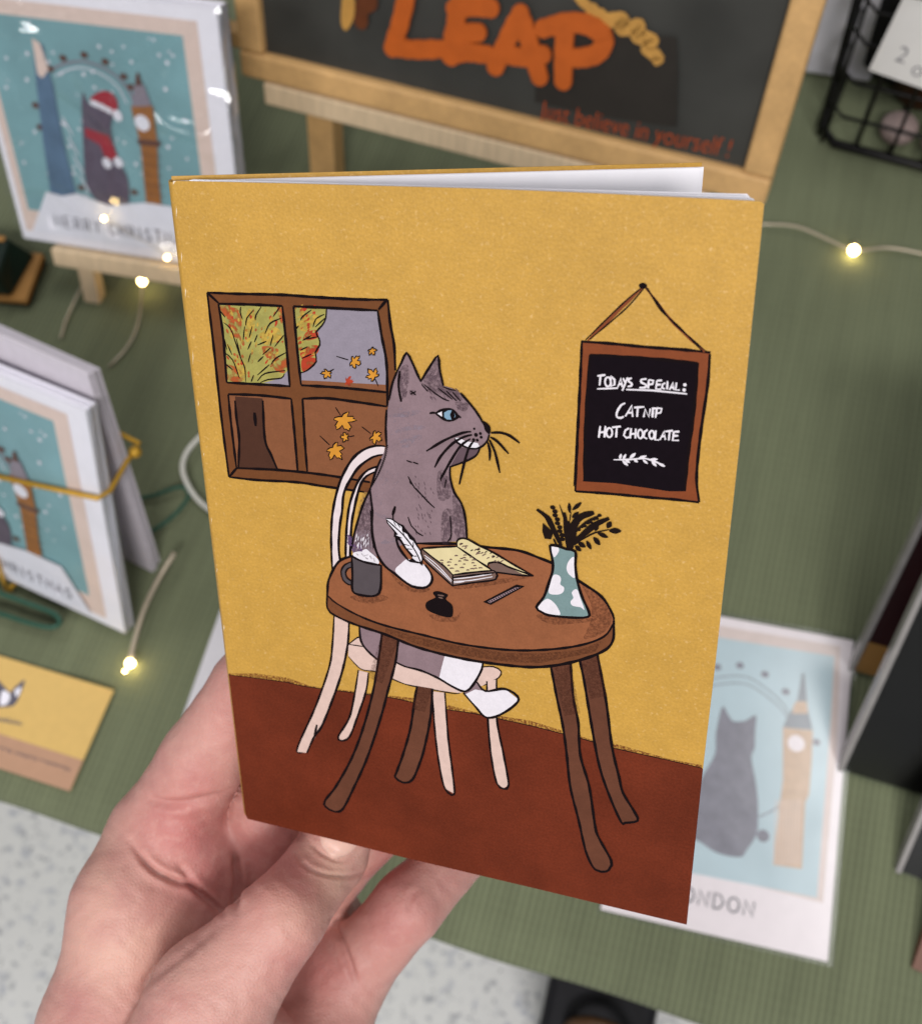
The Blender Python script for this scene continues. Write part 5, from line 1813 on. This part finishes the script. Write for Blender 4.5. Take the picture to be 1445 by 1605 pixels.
# dark green box on a tan-edged base at the left edge
DG = mat('dark_green_paint', '#12241c', 0.45, 0.2, 60)
a0, a1 = on_z(48, 481), on_z(-40, 474)
ud = (a0 - a1).normalized()
vd = Vector((-ud.y, ud.x, 0))
DM = Matrix(((ud.x, vd.x, 0, a0.x), (ud.y, vd.y, 0, a0.y), (0, 0, 1, 0), (0, 0, 0, 1)))
ds = empty('trinket_box', DM, 'dark green box on a tan-edged base at the left edge of the photo', 'box')
MB().box((-0.08, 0, 0), (0, 0.036, 0.004)).build('foot', BLK, ds, bevel=0.0006)
MB().box((-0.08, -0.001, 0.0042), (0.001, 0.036, 0.0085)).build('base', TANP, ds, bevel=0.0008)
MB().add([(-0.08, 0.001, 0.0087), (-0.009, 0.001, 0.0087), (-0.003, 0.034, 0.0087), (-0.08, 0.034, 0.0087), (-0.08, 0.001, 0.028), (-0.010, 0.001, 0.028), (-0.012, 0.032, 0.028), (-0.08, 0.032, 0.028)],
         [(0, 3, 2, 1), (4, 5, 6, 7), (0, 1, 5, 4), (1, 2, 6, 5), (2, 3, 7, 6), (3, 0, 4, 7)]).build('body', DG, ds, bevel=0.002)
MB().box((-0.08, 0.028, 0.0282), (-0.013, 0.032, 0.0297)).build('lid_edge', TANP, ds, bevel=0.0008)

# ------------------------------------------------------------------ fairy lights
WIRE = mat('fairy_wire', '#b9ad98', 0.3, 0.08, 300, metal=0.3)
BULB = emit('warm_bulb', '#ffdc94', 30)
CAPS = mat('bulb_cap', '#cbbf9c', 0.3, 0.05, 300, spec=0.6)


def lights(label, wires, bulbs, group='strings of warm fairy lights', r=0.0008, thin=0):
    o0 = wires[0][0]
    t = empty('fairy_lights', Vector(o0), label, 'fairy lights', group)
    gw = t.matrix_world.copy()
    for i, P in enumerate(wires):
        MB().tube([Vector(p) for p in catmull(P, False, 0.004)], 0.00025 if i < thin else r, 6).build('wire', WIRE, t, True, W=gw)
    for p, s in bulbs:
        b = MB().ball(p, s, 10).build('bulb', BULB, t, True, W=gw)
        MB().tube([Vector(p) + Vector((0, -s * .2, 0)), Vector(p) + Vector((0.0002, s * 2.0, -s * .4))], s * 0.7, 8).build('socket', CAPS, b, True, W=gw)


card_front = lambda x, y: on_plane(x, y, C1.o + C1.N * 0.007, C1.N)
lights('fairy light wire looping down the cloth in front of the Christmas card easel', [[card_front(163, 342), card_front(215, 372), card_front(262, 403), on_z(252, 435, .018), on_z(223, 440, .01)], [on_z(223, 440, .01), on_z(221, 475, .003), on_z(214, 515, .001), on_z(196, 548, .001), on_z(170, 575, .001)],
        [on_z(128, 448, .004), on_z(115, 475, .002), on_z(102, 505, .001), on_z(95, 530, .001)]], [(on_z(223, 440, .01), 0.0026), (card_front(163, 342), 0.0012), (card_front(262, 403), 0.0013)], thin=1)
lights('fairy light wire with one lit bulb on the cloth right of the notebook', [[on_z(1150, 352, .003), on_z(1200, 351, .002), on_z(1250, 355, .004), on_z(1300, 376, .003), on_z(1338, 392, .004), on_z(1385, 388, .003), on_z(1420, 392, .003), on_z(1480, 405, .002)]], [(on_z(1338, 392, .004), 0.0030)])
lights('thick pale wire ending in a lit bulb between the tied pack and the hand', [[on_z(274, 866, .012), on_z(250, 905, .008), on_z(228, 950, .005), on_z(212, 1000, .004), on_z(204, 1036, .003)]], [(on_z(204, 1040, .003), 0.0024), (on_z(196, 1052, .003), 0.0009)], r=0.0015)
CORD = mat('white_cord', '#c9c8c0', 0.35, 0.05, 200)
cl = empty('string_curl', on_z(290, 720), 'thin white cord curling out beside the notebook spine', 'cord')
P = [on_z(330, 672, .004), on_z(311, 687, .005), on_z(292, 710, .006), on_z(286, 735, .006), on_z(296, 763, .005), on_z(315, 788, .004), on_z(345, 810, .003)]
MB().tube([Vector(p) for p in catmull(P, False, 0.003)], 0.0016, 8).build('cord', CORD, cl, True, W=cl.matrix_world.copy())

# ------------------------------------------------------------------ bag on the floor beyond the table edge
bp = on_z(950, 1590, -0.50)
bg = empty('bag', Matrix.Translation((bp.x, bp.y, -0.729)) @ Matrix.Rotation(0.03, 4, 'Z'), 'black bag with tan handles standing on the floor at the table edge', 'bag')
BAG = mat('bag_black', '#15141a', 0.6, 0.15, 60)
MB().box((-0.055, -0.06, 0), (0.045, 0.07, 0.22)).build('bag_body', BAG, bg, bevel=0.008)
for yy in (-0.02, 0.03):
    MB().tube([(-0.03 + 0.028 * math.cos(a) + 0.028, yy + 0.012 * math.sin(a), 0.222 + 0.03 * math.sin(a)) for a in [math.pi * i / 10 for i in range(11)]], 0.005, 8).build('handle', mat('tan_leather', '#4f3520', 0.5, 0.1, 80), bg, True)
